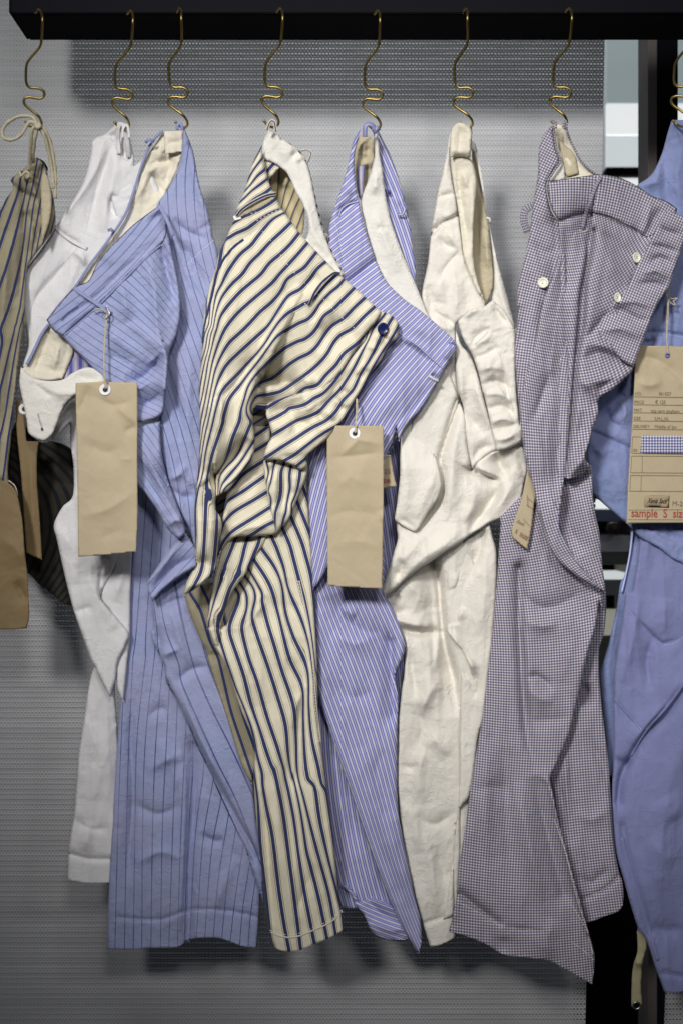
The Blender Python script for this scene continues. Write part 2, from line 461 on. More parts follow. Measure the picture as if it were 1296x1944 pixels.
CREAM = (.74, .69, .54); NAVY = (.030, .040, .125)
M_tick = cloth('ticking_cotton', CREAM, [(0, .172, NAVY), (.27, .030, (.16, .15, .10), .85), (-.27, .030, (.20, .14, .11), .85)], crease=.3, true_width=True)
M_tick_in = cloth('ticking_cotton_inside', (.56, .48, .29), [(0, .12, (.12, .12, .13)), (.23, .03, (.2, .17, .1), .7)], crease=.4)
M_tick_shaded = cloth('ticking_cotton_shaded', (.33, .295, .20), [(0, .14, (.03, .04, .13)), (.24, .025, (.14, .13, .10), .8)], crease=.4, true_width=True)  # ticking with shade and the dim left edge put into its colour
M_tick_dark = cloth('ticking_cotton_deep_shade', (.03, .025, .018), [(0, .2, (.005, .007, .010))], crease=.5)  # the same ticking in deep shade, the darkness painted as its colour
M_pin = cloth('blue_pinstripe_poplin', (.315, .36, .575), [(0, .052, (.06, .07, .25), .9)], crease=.85, tint=(.37, .365, .55))
M_blue = cloth('blue_poplin', (.28, .31, .52), crease=.6)
M_fine = cloth('fine_stripe_cotton', (.44, .455, .64), [(0, .12, (.62, .62, .64)), (.30, .115, (.17, .17, .50)), (-.30, .115, (.17, .17, .50))], crease=.3)
M_fine_in = cloth('fine_stripe_cotton_inside', (.28, .28, .50), [(0, .13, (.50, .45, .50)), (.5, .17, (.10, .10, .34))], crease=.3)
M_ecru = cloth('ecru_linen', (.74, .71, .645), crease=.85, mottle=.06)
M_lining = cloth('cream_lining', (.74, .69, .57), crease=.8)
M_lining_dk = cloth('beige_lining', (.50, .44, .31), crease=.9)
M_facing = cloth('white_facing', (.73, .71, .66), crease=.8, mottle=.05)
M_white = cloth('white_cotton', (.725, .72, .735), crease=.5, mottle=.05)
M_ging = cloth('gingham_cotton', (.70, .675, .69), gingham=((.33, .25, .33), (.165, .185, .37)), crease=.5, mottle=.05)
M_cham = cloth('chambray_blue', (.25, .29, .52), crease=.8, mottle=.2, tint=(.15, .22, .40))
M_twill = cloth('deep_chambray', (.22, .24, .45), crease=.6, mottle=.10)
M_tape = cloth('beige_tape', (.36, .33, .20), crease=.2)
M_brass = simple('aged_brass', (.31, .235, .08), .42, 1.0)
M_black = simple('black_metal', (.004, .004, .007), .9, 0, .1, 200, spec=.08)
M_black2 = simple('black_steel_face', (.004, .004, .007), .7, 0, .1, 200, spec=.08)
M_thread = simple('white_thread', (.78, .76, .72), .9)
M_thread_b = simple('blue_thread', (.50, .54, .86), .9)
M_thread_d = simple('dark_blue_thread', (.07, .08, .26), .9)
M_thread_g = simple('grey_thread', (.42, .41, .40), .9)
M_cord = simple('cotton_cord', (.50, .45, .32), .9, 0, .8, 900, .15)
M_twine = simple('hemp_string', (.48, .43, .33), .9, 0, .5, 900, .2)
M_navybtn = simple('navy_button', (.012, .018, .10), .22, 0)
M_shell = simple('shell_button', (.74, .72, .60), .25, 0, .05, 120, .12)
M_hole = simple('button_hole_shadow', (.03, .03, .03), .8)
M_ring = simple('white_paper_ring', (.80, .80, .80), .7)
M_steel = simple('eyelet_steel', (.4, .4, .38), .3, 1.0)
def paper(name, col):
    m, nt, bs = nodes(name); sh = uvn(nt, 'sheet')
    f = noise(nt, sh, 90, 3, .7, 0, (1, .12, 1)); g = noise(nt, sh, 3, 4)
    k = mth(nt, 'ADD', mth(nt, 'MULTIPLY', mth(nt, 'SUBTRACT', f, .5), .28), mth(nt, 'ADD', mth(nt, 'MULTIPLY', mth(nt, 'SUBTRACT', g, .5), .16), 1))
    vm = nt.nodes.new('ShaderNodeVectorMath'); vm.operation = 'SCALE'; vm.inputs[0].default_value = col; nt.links.new(k, vm.inputs[3])
    nt.links.new(vm.outputs[0], bs.inputs['Base Color']); bs.inputs['Roughness'].default_value = .62; bs.inputs['Specular IOR Level'].default_value = .35
    bp = nt.nodes.new('ShaderNodeBump'); bp.inputs['Strength'].default_value = .12; bp.inputs['Distance'].default_value = .0015
    nt.links.new(mth(nt, 'ADD', noise(nt, sh, 5, 3, .5, .6), mth(nt, 'MULTIPLY', f, .1)), bp.inputs['Height']); nt.links.new(bp.outputs[0], bs.inputs['Normal'])
    return m
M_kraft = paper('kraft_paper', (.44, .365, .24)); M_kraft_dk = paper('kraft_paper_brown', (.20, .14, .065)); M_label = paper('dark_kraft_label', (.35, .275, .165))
M_print = simple('grey_print', (.20, .16, .10), .7); M_red = simple('red_print', (.36, .07, .05), .7)
def screen_mat(name, fab, hole_alpha):
    m, nt, bs = nodes(name); uv = uvn(nt, 'cloth'); sx = nt.nodes.new('ShaderNodeSeparateXYZ'); nt.links.new(uv, sx.inputs[0])
    wob = mth(nt, 'MULTIPLY', mth(nt, 'SUBTRACT', noise(nt, uv, .06, 2, .5, 0, (.1, 1.6, 1)), .5), 1.0)
    v = sx.outputs[1]; row = mth(nt, 'FLOOR', v); par = mth(nt, 'MODULO', row, 2); u = sx.outputs[0]
    tri = lambda x, o_: mth(nt, 'ABSOLUTE', mth(nt, 'SUBTRACT', mth(nt, 'FRACT', mth(nt, 'ADD', x, o_)), .5))
    a = tri(u, 0.0); b = tri(v, 0.0)
    strong = mth(nt, 'MULTIPLY', ramp(nt, a, .33, .23), ramp(nt, b, .19, .11))
    weak = mth(nt, 'MULTIPLY', mth(nt, 'MULTIPLY', ramp(nt, tri(u, .5), .24, .15), ramp(nt, tri(v, .5), .13, .07)), .7)
    hole = mth(nt, 'MAXIMUM', strong, weak)
    rowv = noise(nt, mth_vec(nt, row), 1.7, 1)
    warp = noise(nt, uv, .35, 2, .5, 0, (.03, 1.0, 1)); alt = mth(nt, 'MULTIPLY', mth(nt, 'SUBTRACT', par, .5), .05)
    k = mth(nt, 'ADD', mth(nt, 'MULTIPLY', mth(nt, 'SUBTRACT', warp, .5), .45), mth(nt, 'ADD', alt, mth(nt, 'ADD', mth(nt, 'MULTIPLY', mth(nt, 'SUBTRACT', noise(nt, uv, .012, 3), .5), .25), 1)))
    k = mth(nt, 'MULTIPLY', k, mth(nt, 'SUBTRACT', 1, mth(nt, 'MULTIPLY', hole, .15)))  # depth shading of the holes painted into the fabric colour
    vm = nt.nodes.new('ShaderNodeVectorMath'); vm.operation = 'SCALE'; vm.inputs[0].default_value = fab; nt.links.new(k, vm.inputs[3])
    nt.links.new(vm.outputs[0], bs.inputs['Base Color']); bs.inputs['Roughness'].default_value = .5
    hh = mth(nt, 'MULTIPLY', mth(nt, 'SUBTRACT', 1, hole), mth(nt, 'ADD', mth(nt, 'COSINE', mth(nt, 'MULTIPLY', b, 6.28)), 2))
    bp = nt.nodes.new('ShaderNodeBump'); bp.inputs['Strength'].default_value = .12; bp.inputs['Distance'].default_value = .001
    nt.links.new(hh, bp.inputs['Height']); nt.links.new(bp.outputs[0], bs.inputs['Normal'])
    hk = ramp(nt, noise(nt, uv, .5, 2, .5, 0, (.12, 1, 1)), .3, .7, hole_alpha*.6, hole_alpha)
    al = mth(nt, 'SUBTRACT', 1, mth(nt, 'MULTIPLY', hole, hk)); nt.links.new(al, bs.inputs['Alpha'])
    return m
def mth_vec(nt, v):
    c = nt.nodes.new('ShaderNodeCombineXYZ'); nt.links.new(v, c.inputs[1]); return c.outputs[0]
M_screen = screen_mat('woven_screen_fabric', (.465, .47, .49), 1.0)
# ------------------------------------------------------------------ the rail, the screen and the dim shop behind
rail = thing('clothes_rail', 'black flat metal clothes rail running along the top, carrying the brass hooks', 'rail', at=(0, 0, .60))
rx0, rx1 = W(22, 25, 50)[0], .62
boxmesh('rail_face', rx0, rx1, -.050, -.0445, .5795, .72, M_black2, rail, .0008)
boxmesh('rail_underside', rx0+.001, rx1, -.0440, .045, .5790, .5850, M_black, rail, .0008)
boxmesh('end_cap', rx0-.003, rx0, -.049, .045, .580, .72, M_black, rail, .0006)

def sheet_quad(name, x_tl, x_tr, x_br, x_bl, y0, y1, d, mat, sx, sy, parent=None, nx=60, ny=90, wav=0):
    V = []; UV = []; Fc = []
    for j in range(ny+1):
        for i in range(nx+1):
            u, v = i/nx, j/ny
            xa = x_tl+(x_bl-x_tl)*v; xb = x_tr+(x_br-x_tr)*v
            x = xa+(xb-xa)*u; y = y0+(y1-y0)*v
            V.append(W(x, y, d + wav*math.sin(y*.006+1.2)*math.cos(x*.0035))); UV.append((x/sx, y/sy))
    for j in range(ny):
        for i in range(nx):
            a = j*(nx+1)+i; Fc.append((a, a+nx+1, a+nx+2, a+1))
    return rawmesh(name, V, Fc, mat, parent, True, UV)
scr = sheet_quad('woven_screen', -500, 1156, 1103, -500, -400, 2300, -170, M_screen, 6.5, 9.7, wav=3)
tag(scr, 'pale grey perforated woven screen hanging flat behind the trousers', 'screen')
scr2 = sheet_quad('woven_screen', 1262, 1900, 1900, 1236, 1884, 2500, -175, M_screen, 6.5, 9.7, nx=10, ny=10)
tag(scr2, 'corner of a second perforated screen, bottom right under the plain blue trousers', 'screen')

def P3(x, y, Y): f = (DIST+Y)/DIST; return ((x-648)*KPX*f, Y, (972-y)*KPX*f)
M_wallp = simple('pale_plaster', (.60, .65, .68), .9, 0, .1, 6, .12)
M_dark = simple('dark_floor', (.012, .012, .014), .7)
M_brown = simple('brown_post_side', (.10, .085, .08), .6)
def px_box(name, x0, x1, y0, y1, Y0, Y1, mat, parent=None, bev=.001):
    a = P3(x0, y1, Y0); b = P3(x1, y0, Y0)
    return boxmesh(name, a[0], b[0], Y0, Y1, a[2], b[2], mat, parent, bev)
o = boxmesh('back_wall', -3.2, 3.8, 2.60, 2.70, -2.2, 2.6, M_wallp); tag(o, kind='structure')
o = boxmesh('floor', -3.2, 3.8, -4.2, 2.60, -2.28, -2.2, M_dark); tag(o, kind='structure')
post = thing('shelf_post', 'upright black post beside the screen with a brown inner face', 'post', at=P3(1260, 1200, .30))
px_box('post_front', 1247, 1286, -300, 1995, .30, .36, M_black, post)
px_box('post_side', 1229, 1246.4, -300, 1995, .302, .37, M_brown, post)
shelf = thing('window_frame', 'pale window bays with dark bars seen blurred to the right of the screen', 'window', at=P3(1190, 700, .9))
M_p1 = simple('grey_blue_pane', (.36, .42, .44), .5, emit=(.50, .60, .62, .42)); M_p2 = simple('bright_pane', (.75, .77, .77), .5, emit=(.9, .93, .93, .80)); M_p3 = simple('pale_pane', (.60, .65, .66), .5, emit=(.78, .84, .85, .66))
for (y0, y1, mm) in ((60, 196, M_p1), (197, 256, M_p2), (257, 316, M_p3), (334, 440, M_p2)):
    px_box('pane', 1150, 1460, y0, y1, .90, .91, mm, shelf)
px_box('crossbar', 1150, 1460, 317, 333, .88, .92, M_black, shelf)
px_box('crossbar', 1150, 1460, 441, 470, .88, .92, M_black, shelf)
unit = thing('shelf_unit', 'low shelf unit of folded goods, a blurred sliver between the screen and the blue trousers', 'shelf', at=P3(1170, 1500, .55))
rows = ((948, 966, M_p2), (967, 990, simple('blue_grey_cloth', (.16, .19, .30), .9)), (1016, 1048, simple('white_goods', (.55, .55, .60), .8)),
        (1049, 1072, simple('grey_goods', (.12, .13, .12), .8)), (1090, 1100, M_p3), (1100, 1130, simple('grey_stack', (.22, .23, .25), .8)), (1168, 1206, simple('cream_shelf_edge_glow', (.55, .55, .46), .8, emit=(.6, .6, .5, .35))), (1207, 1330, simple('olive_panel', (.16, .16, .12), .8)))
for y0, y1, mm in rows: px_box('shelf_row', 1100, 1205, y0, y1, .60, .75, mm, unit)  # pane-coloured rows and the shelf edge glow by themselves to look brightly lit
px_box('dark_room_board', 1092, 1500, 925, 2150, .80, .82, M_black, unit)  # black board standing in for the dark room behind and below
px_box('side_board', 1206, 1216, 925, 1500, .58, .76, simple('taupe_board', (.20, .19, .15), .8), unit)
M_pot = simple('dark_pot', (.03, .02, .015), .4)
pot = thing('round_pot', 'small dark round pot on the upper shelf, blurred', 'pot', at=P3(1163, 1015, .62))
prof = [(0, 0), (.006, 0), (.0105, .006), (.012, .012), (.010, .019), (.007, .022), (0, .022)]
V = []; Fc = []; c0 = P3(1163, 1017, .58)
for r_, z_ in prof:
    for k in range(16): V.append((c0[0]+r_*math.cos(k*math.pi/8), c0[1]+r_*math.sin(k*math.pi/8), c0[2]+z_))
for i in range(len(prof)-1):
    for k in range(16): Fc.append((i*16+k, i*16+(k+1) % 16, (i+1)*16+(k+1) % 16, (i+1)*16+k))
rawmesh('pot_body', V, Fc, M_pot, pot)

# ------------------------------------------------------------------ brass hooks
def hook_pts():
    p = G1((712, 72), (728, 54), (742, 68), (745, 105), (741, 170), (736, 225), (728, 258), (705, 288), (680, 315), (657, 345), (648, 372), (645, 410), (644, 448), (650, 474), (668, 490), (695, 492), (718, 496), (738, 510), (743, 528), (734, 545), (714, 551), (685, 546), (655, 541), (634, 548), (628, 564), (634, 584), (655, 606), (680, 626), (706, 650), (722, 680), (721, 700), (708, 711), (690, 716), (664, 702), (640, 674))
    out = []
    for i, (x, y) in enumerate(p):
        t = min(1, max(0, (y-18)/200)); d = 54*(1-t)**1.2 + 26
        if i == 0: d = 49
        if i == 1: d = 56
        if i == 2: d = 58
        if i >= 29: d = (16, 6, -8, -20, -26, -24)[i-29]
        out.append((x-243, y-236, d))
    return out
def hook_mesh():
    o = tube('hanger_hook', [tuple(a-b for a, b in zip(W(243+x, 236+y, d), W(243, 236, 26))) for x, y, d in hook_pts()], .00155, M_brass, None, 12, .0025)
    return o
HOOKS = [(78, 236, 3.0, .10, 'brass wire hook holding the knotted cord, leftmost on the rail'),
         (243, 238, 0, 0, 'brass wire hook carrying the plain white trousers'),
         (352, 234, 3.2, -.3, 'brass wire hook carrying the blue pinstripe trousers'),
         (527, 234, .3, .05, 'brass wire hook carrying the bold navy and cream striped trousers'),
         (719, 238, 1.8, -.1, 'brass wire hook carrying the finely striped purple blue trousers'),
         (892, 234, 3.0, -.25, 'brass wire hook carrying the unbleached cream linen trousers'),
         (1073, 234, .2, .1, 'brass wire hook carrying the gingham trousers'),
         (1304, 232, 1.0, .1, 'brass wire hook cut by the right edge of the picture')]
h0 = hook_mesh()
for i, (x, y, rt, rz, lab) in enumerate(HOOKS):
    o = h0 if i == 0 else h0.copy()
    if i: COL.objects.link(o)
    o.location = W(x, y, 26); rz = rz*.3 - (x-243)*KPX/DIST; o.rotation_euler = (0, math.radians(-rt), rz)
    tag(o, lab, 'hook', 'brass hooks on the rail')

# ------------------------------------------------------------------ 1. bold striped trousers
GRP = 'trousers hanging side by side on the rail'
t = thing('striped_trousers', 'cream cotton trousers with bold navy stripes and a navy fly button, centre left', 'trousers', GRP, W(520, 240, 20))
S_body = tps([
 (-6, A((820, 250), (710, 450))), (-5, A((835, 385), (760, 480), (700, 570), (640, 690))), (-4, A((870, 525), (760, 620), (690, 710), (610, 800))),
 (-3, A((890, 650), (770, 740), (690, 800), (620, 870), (555, 930))),
 (-2, A((945, 755), (850, 830), (760, 880), (620, 980))), (-1, A((1000, 890), (870, 980), (720, 1060), (580, 1120), (460, 1200))),
 (0, A((1080, 1005), (940, 1060), (800, 1140), (650, 1250), (500, 1320), (420, 1370), (370, 1400))),
 (1, A((1090, 1065), (960, 1140), (850, 1260), (760, 1370), (690, 1460), (560, 1570), (460, 1700), (380, 1830))+C((330, 130), (270, 240), (235, 400), (205, 640))),
 (2, A((1180, 1185), (1060, 1300), (930, 1420), (800, 1560), (680, 1680))+C((585, 0), (480, 100), (390, 200), (320, 310), (280, 410), (250, 520), (228, 640), (195, 760), (170, 920), (120, 1100), (70, 1350))),
 (3, A((1290, 1300), (1180, 1440), (1060, 1560), (920, 1680))+C((815, 0), (700, 100), (560, 220), (450, 340), (370, 440), (310, 540), (270, 680), (235, 790), (200, 930), (165, 1080), (130, 1300), (85, 1550))),
 (4, B((160, 130), (100, 200), (40, 270))+C((1045, 0), (950, 110), (800, 240), (660, 360), (520, 490), (420, 610), (350, 720), (290, 860), (250, 980), (215, 1100), (180, 1280), (140, 1480), (95, 1700))+E((265, 20), (260, 200))),
 (5, B((265, 250), (170, 370), (100, 450))+C((1140, 60), (1090, 150), (1040, 240), (940, 350), (800, 470), (680, 600), (560, 720), (430, 840), (350, 960), (290, 1080), (240, 1220), (210, 1370), (180, 1530), (140, 1740))+E((310, 20), (275, 160), (262, 350))),
 (6, B((375, 370), (270, 460), (200, 560), (130, 640))+C((1290, 190), (1150, 270), (1060, 390), (980, 520), (900, 640), (780, 750), (650, 870), (520, 990), (400, 1110), (320, 1240), (270, 1360), (230, 1500), (200, 1650), (170, 1780))+E((360, 0), (330, 130), (290, 330), (268, 500), (240, 700))),
 (7, B((560, 500), (440, 590), (320, 720), (220, 840), (100, 890))+C((1290, 400), (1150, 480), (1050, 570), (970, 680), (880, 830), (780, 960), (660, 1090), (540, 1220), (420, 1340), (330, 1450), (290, 1560), (250, 1700))+E((420, 0), (370, 200), (325, 400), (300, 600), (262, 750), (225, 900), (200, 1100), (205, 1400))),
 (8, B((600, 585), (530, 670), (440, 740), (360, 820), (290, 900), (240, 990), (150, 1080))+C((1290, 600), (1150, 680), (1020, 760), (920, 880), (830, 1010), (740, 1130), (660, 1230), (580, 1340), (480, 1460), (420, 1550), (390, 1640), (350, 1780))+E((545, 0), (480, 200), (420, 380), (370, 560), (345, 700), (335, 900), (325, 1200), (310, 1500), (290, 1750), (250, 1900))+F((90, 370),)),
 (9, B((730, 690), (600, 820), (470, 950), (350, 1040), (280, 1160), (200, 1260), (100, 1330))+C((1290, 820), (1130, 900), (990, 1010), (880, 1110), (780, 1210), (700, 1310), (650, 1400), (610, 1540), (570, 1680))+E((740, 0), (660, 200), (600, 400), (550, 530), (480, 630), (450, 700), (462, 900), (468, 1250), (450, 1500), (430, 1700), (400, 1880))),
 (10, B((860, 810), (740, 920), (600, 1060), (450, 1160), (360, 1270), (280, 1390), (180, 1490))+C((1290, 1030), (1150, 1120), (1050, 1210), (940, 1290), (860, 1320), (790, 1345))),
 (10, E((890, 0), (820, 180), (750, 350), (680, 460), (560, 580), (495, 680), (480, 760))),
 (11, E((925, 230), (850, 350), (760, 490), (640, 640), (530, 780), (490, 900))),
 (11, B((980, 920), (840, 1050), (700, 1190), (560, 1270), (470, 1370), (400, 1490), (300, 1610), (150, 1740))+D((500, 350), (400, 410), (280, 440), (110, 470))),
 (12, B((1000, 1120), (850, 1290), (730, 1400), (600, 1500), (500, 1640), (380, 1760))+D((850, 330), (700, 370), (620, 440), (500, 520), (300, 590), (90, 620)))], lam=.05)
body = patch('front_panel', A((822, 235), (835, 370), (850, 440), (880, 560), (905, 660), (945, 760), (1000, 860), (1050, 980), (1120, 1080), (1200, 1190), (1290, 1310))
  + B((130, 95), (250, 225), (380, 360), (500, 480), (600, 570), (740, 690), (860, 800), (980, 910), (1060, 985), (1000, 1120), (930, 1200), (840, 1300), (770, 1420), (680, 1560), (560, 1740))
  + D((1000, 330), (900, 430), (780, 485), (640, 522), (480, 552), (240, 636), (80, 622), (62, 790)) + E((915, 80), (938, 290), (905, 430), (830, 560), (720, 700), (620, 830), (510, 900), (472, 940), (468, 1080), (520, 1210), (525, 1320), (500, 1420), (478, 1560), (450, 1800), (410, 1880))
  + F((270, 240), (220, 262), (150, 328), (92, 362), (40, 390), (42, 330), (75, 235), (138, 150)) + E((205, 1720), (200, 1500), (190, 1200), (195, 1000), (215, 800), (245, 500), (255, 130))
  + C((62, 1800), (50, 1450), (65, 1200), (90, 960), (95, 800), (110, 530), (150, 280), (190, 120)) + A((240, 1800), (310, 1530), (380, 1390), (450, 1230), (480, 1130), (500, 1060), (550, 930), (610, 800), (700, 480)),
  M_tick, t, d=lambda x, y: 26 + 0*x + 10*np.clip((y-500)/250, 0, 1)*np.clip((520-x)/120, 0, 1), R=22, Ed=15, S=S_body, wr=(.8, 18, 60, 2.5), folds=[
  fold(A((1090, 1055), (900, 1180), (650, 1360), (450, 1500)), -2.0, 10), 
  fold(C((1250, 60), (1060, 330), (960, 560), (880, 720), (760, 960), (620, 1200), (470, 1400), (330, 1500)), -7, 9, 26, taper='s'),
  fold(C((1180, 330), (1040, 560), (880, 860), (700, 1150)), 4.5, 18, 24),
  fold(C((300, 300), (220, 700), (160, 1100), (110, 1500)), 4, 26),
  fold(C((640, 1150), (420, 1380), (330, 1490), (300, 1700), (250, 1944)), 5, 14, 20),
  fold(C((330, 1470), (330, 1700), (290, 1944))+E((470, 300), (400, 560), (372, 680)), 6, 16, 12, taper='n'),
  fold(C((740, 1270), (610, 1550), (540, 1944))+E((700, 150), (640, 400)), 5, 20),
  fold(D((168, 245), (130, 330), (98, 450), (78, 560), (64, 760)), -26, 70, 2.5, p=1.2, taper='e'),
  fold(D((170, 250), (280, 262), (420, 300), (560, 300), (700, 275)), -9, 22, 8, taper='e'),
  fold(D((110, 560), (300, 560), (500, 500), (700, 440)), -9, 20, 14),
  fold(D((560, 330), (690, 265), (760, 280), (850, 270)), 5, 8, 16),
  fold(D((320, 300), (260, 420), (300, 520)), 4, 10),
  fold(B((420, 820), (250, 1010), (150, 1100)), -4.5, 12, 16), fold(B((300, 520), (180, 620), (60, 720)), -3, 12),
  fold(B((640, 1010), (480, 1130), (340, 1300), (240, 1440)), -3.5, 14), fold(B((520, 930), (370, 1030), (280, 1180)), 3.5, 16),
  fold(B((820, 1080), (620, 1260), (480, 1400), (400, 1540)), -2.6, 14), fold(B((960, 1000), (860, 1130), (700, 1290)), 2, 12),
  fold(E((445, 655), (460, 800), (470, 1000), (472, 1200)), -17, 5, 34, p=1.3, taper='e'),
  fold(E((450, 645), (560, 560), (700, 400), (860, 200)), -11, 12, 26, p=1.3, taper='e'),
  fold(E((330, 500), (385, 680), (400, 900), (390, 1300), (340, 1700)), 7, 20, 14, taper='b'),
  fold(E((260, 700), (230, 1000), (225, 1400), (230, 1700)), 3, 14),
  fold(E((120, 1880), (220, 1760), (330, 1740), (430, 1800)), -7, 11, 16, taper='e'),
  fold(F((45, 330), (90, 310), (170, 290), (240, 230)), 5, 8),
  fold(C((150, 1000), (120, 1300), (100, 1700)), -2.5, 6), fold(C((240, 1100), (200, 1500), (150, 1900)), 2.5, 10),
  ])
fd = dep(body)
S_fly = tps([
 (12.0, B((850, 1300), (740, 1400), (620, 1500), (500, 1640))+D((840, 340), (700, 380))),
 (13.0, D((1150, 180), (1040, 320), (930, 435), (820, 490), (700, 570), (500, 620))), (13.0, D((480, 650), (360, 720), (250, 775))),
 (14.0, B((960, 1190), (890, 1340), (800, 1520), (720, 1680), (620, 1840), (550, 1944))+D((1130, 395), (1000, 520), (880, 650), (740, 720), (600, 770), (450, 860), (300, 950))),
 (15.0, B((1180, 1080), (1110, 1200), (1050, 1300), (990, 1440), (900, 1600), (820, 1720), (760, 1850))+D((1290, 400), (1180, 510), (1080, 660), (960, 770), (840, 830), (720, 900), (600, 980), (440, 1080), (320, 1160), (210, 1230))),
 (16.0, B((1260, 1180), (1190, 1300), (1030, 1540), (900, 1780), (820, 1944))+D((1160, 790), (1040, 860), (880, 960), (720, 1080), (560, 1200), (440, 1265))),
 (17, D((1000, 1010), (860, 1100), (720, 1230), (600, 1330)))], lam=.05)
fly = patch('fly', B((965, 1120), (1000, 1050), (1060, 990), (1120, 995), (1215, 1050), (1268, 1130), (1272, 1240), (1240, 1320), (1170, 1370), (1110, 1470), (1060, 1570), (960, 1700), (880, 1850))
  + D((1380, 430), (1280, 590), (1200, 740), (1115, 825), (1040, 920), (930, 1040), (800, 1150), (722, 1235), (735, 1290), (720, 1345), (650, 1372), (590, 1335), (480, 1285), (330, 1248), (203, 1262), (205, 1190), (240, 1080), (298, 960), (290, 900), (262, 790), (228, 690), (245, 560), (480, 470), (640, 430), (800, 380), (1000, 270), (1100, 130)) + B((690, 1500), (780, 1360), (850, 1260)),
  M_tick, t, d=lambda x, y: 17 - 8*np.clip((x-640)/100, 0, 1)*0 + 8*np.clip((y-800)/60, 0, 1), R=16, Ed=12, S=S_fly, wr=(1.3, 12, 150, 1.6), folds=[
  fold(D((1290, 110), (1120, 330), (960, 540), (700, 700)), -2.5, 5), fold(D((1160, 520), (1230, 600)), 3, 6), fold(D((1080, 560), (1180, 640)), -3, 6), fold(D((960, 640), (1080, 760)), 3.5, 6),
  fold(D((860, 660), (960, 800)), -3.5, 6), fold(D((1150, 380), (1270, 470)), -3, 6), fold(D((1030, 450), (1160, 560)), -2.5, 6),
  fold(D((500, 690), (620, 780), (820, 830)), -5, 7), fold(D((640, 800), (560, 880), (700, 920)), -3, 7), fold(D((560, 640), (700, 640), (860, 560)), 4, 10),
  fold(D((760, 780), (900, 880), (1060, 820)), 4, 12), fold(D((290, 880), (420, 850), (600, 900)), 5, 14), fold(D((240, 640), (420, 640), (700, 520)), -9, 22),
  fold(D((900, 900), (700, 1090), (520, 1240)), 5, 22), fold(D((330, 1260), (480, 1210), (640, 1210)), -3, 8),
  fold(B((1010, 1440), (930, 1420), (900, 1380)), 2.5, 6), fold(B((900, 1700), (800, 1640)), 3, 6), fold(B((840, 1800), (760, 1740)), -3, 6), fold(B((1080, 1340), (1150, 1300)), -3, 7), fold(B((980, 1250), (1060, 1380)), 2, 8)])
lobe = patch('crotch_fold', D((200, 1262), (300, 1230), (480, 1250), (640, 1310), (728, 1290), (742, 1350), (735, 1430), (680, 1570), (600, 1760)) + E((1370, 1166), (1300, 1270), (1240, 1330), (1190, 1375), (1165, 1230), (1120, 1080), (1090, 900), (1060, 720), (1045, 600), (1040, 490)),
  M_tick, t, d=14, R=16, Ed=12, wr=(.9, 14, 80, 2), S=tps([(15, D((230, 1270), (260, 1400), (225, 1560), (235, 1650))), (16, D((340, 1255), (310, 1380), (290, 1500), (250, 1640))), (17, D((450, 1300), (415, 1400), (410, 1560), (400, 1700), (340, 1900))),
   (18, D((530, 1345), (515, 1450), (520, 1600), (500, 1700), (470, 1900))), (19, D((650, 1370), (635, 1500), (600, 1650), (540, 1800)))]), folds=[
  fold(D((380, 1290), (340, 1500), (330, 1800)), 4, 9, 12), fold(D((300, 1320), (280, 1500)), -4, 7), fold(D((480, 1350), (470, 1600), (420, 1900)), -3, 9), fold(D((580, 1380), (560, 1650)), 3, 9),
  fold(D((300, 1262), (480, 1310), (640, 1370)), -7, 12), fold(E((1190, 1375), (1190, 1200), (1220, 1000)), 3, 9)])
mid = patch('draped_fold', E((930, 60), (1120, 60), (1130, 300), (1120, 600), (1180, 900), (1220, 1100), (1235, 1290), (1190, 1382), (1100, 1398), (980, 1410), (880, 1418), (740, 1412), (640, 1450), (570, 1520), (530, 1600), (500, 1640), (505, 1480), (524, 1320), (540, 1180), (570, 1000), (600, 870), (700, 740), (800, 580), (880, 400)),
  M_tick, t, d=lambda x, y: -22 + 30*np.clip((y-860)/70, 0, 1), R=14, Ed=10, wr=(.8, 16, 30, 2), S=tps([
  (6.1, E((1050, 310), (900, 400))), (7.1, E((1050, 500), (900, 595), (770, 690), (680, 800))), (8.1, E((1060, 690), (960, 760), (800, 870), (680, 940), (590, 1010), (560, 1090))),
  (9.1, E((1080, 890), (900, 1000), (760, 1080), (640, 1160), (560, 1260), (528, 1350))), (10.1, E((1110, 1085), (960, 1180), (800, 1280), (660, 1370), (570, 1460), (520, 1560))), (11.1, E((1170, 1250), (1050, 1310), (940, 1385), (860, 1430)))]), folds=[
  fold(E((1180, 1340), (1000, 1290), (800, 1330), (640, 1440)), 4, 10), fold(E((1040, 560), (1080, 800), (1160, 1120)), -6, 16), fold(E((620, 950), (570, 1150), (540, 1400)), 4, 12), fold(E((780, 800), (900, 900)), -2, 10)])
mid2 = patch('draped_fold', E((500, 1560), (600, 1380), (740, 1360), (900, 1370), (1110, 1370), (1020, 1540), (940, 1650), (860, 1800), (800, 1900)) + F((530, 235), (480, 300), (445, 350), (405, 430), (375, 520), (350, 620), (345, 652), (290, 660), (229, 670), (236, 570), (250, 440), (282, 260), (302, 100)),
  M_tick, t, d=-2, R=12, Ed=8, wr=(.7, 14, 110, 2), S=tps([(-.9, E((510, 1580), (480, 1700), (450, 1850))+F((310, 80), (275, 300), (240, 560))), (0, E((700, 1430), (650, 1560), (580, 1740), (520, 1900))+F((380, 170), (300, 400), (250, 580), (240, 650))),
   (1, E((850, 1420), (810, 1540), (760, 1750), (700, 1900))+F((500, 200), (420, 330), (370, 480), (320, 620), (318, 660))), (2, E((1000, 1410), (970, 1520), (930, 1610), (850, 1800)))]), folds=[
  fold(E((620, 1470), (760, 1430), (1000, 1420)), -6, 14), fold(E((640, 1500), (600, 1750))+F((380, 330), (330, 560)), 4, 14), fold(F((240, 655), (290, 560), (360, 480)), 4, 12)])
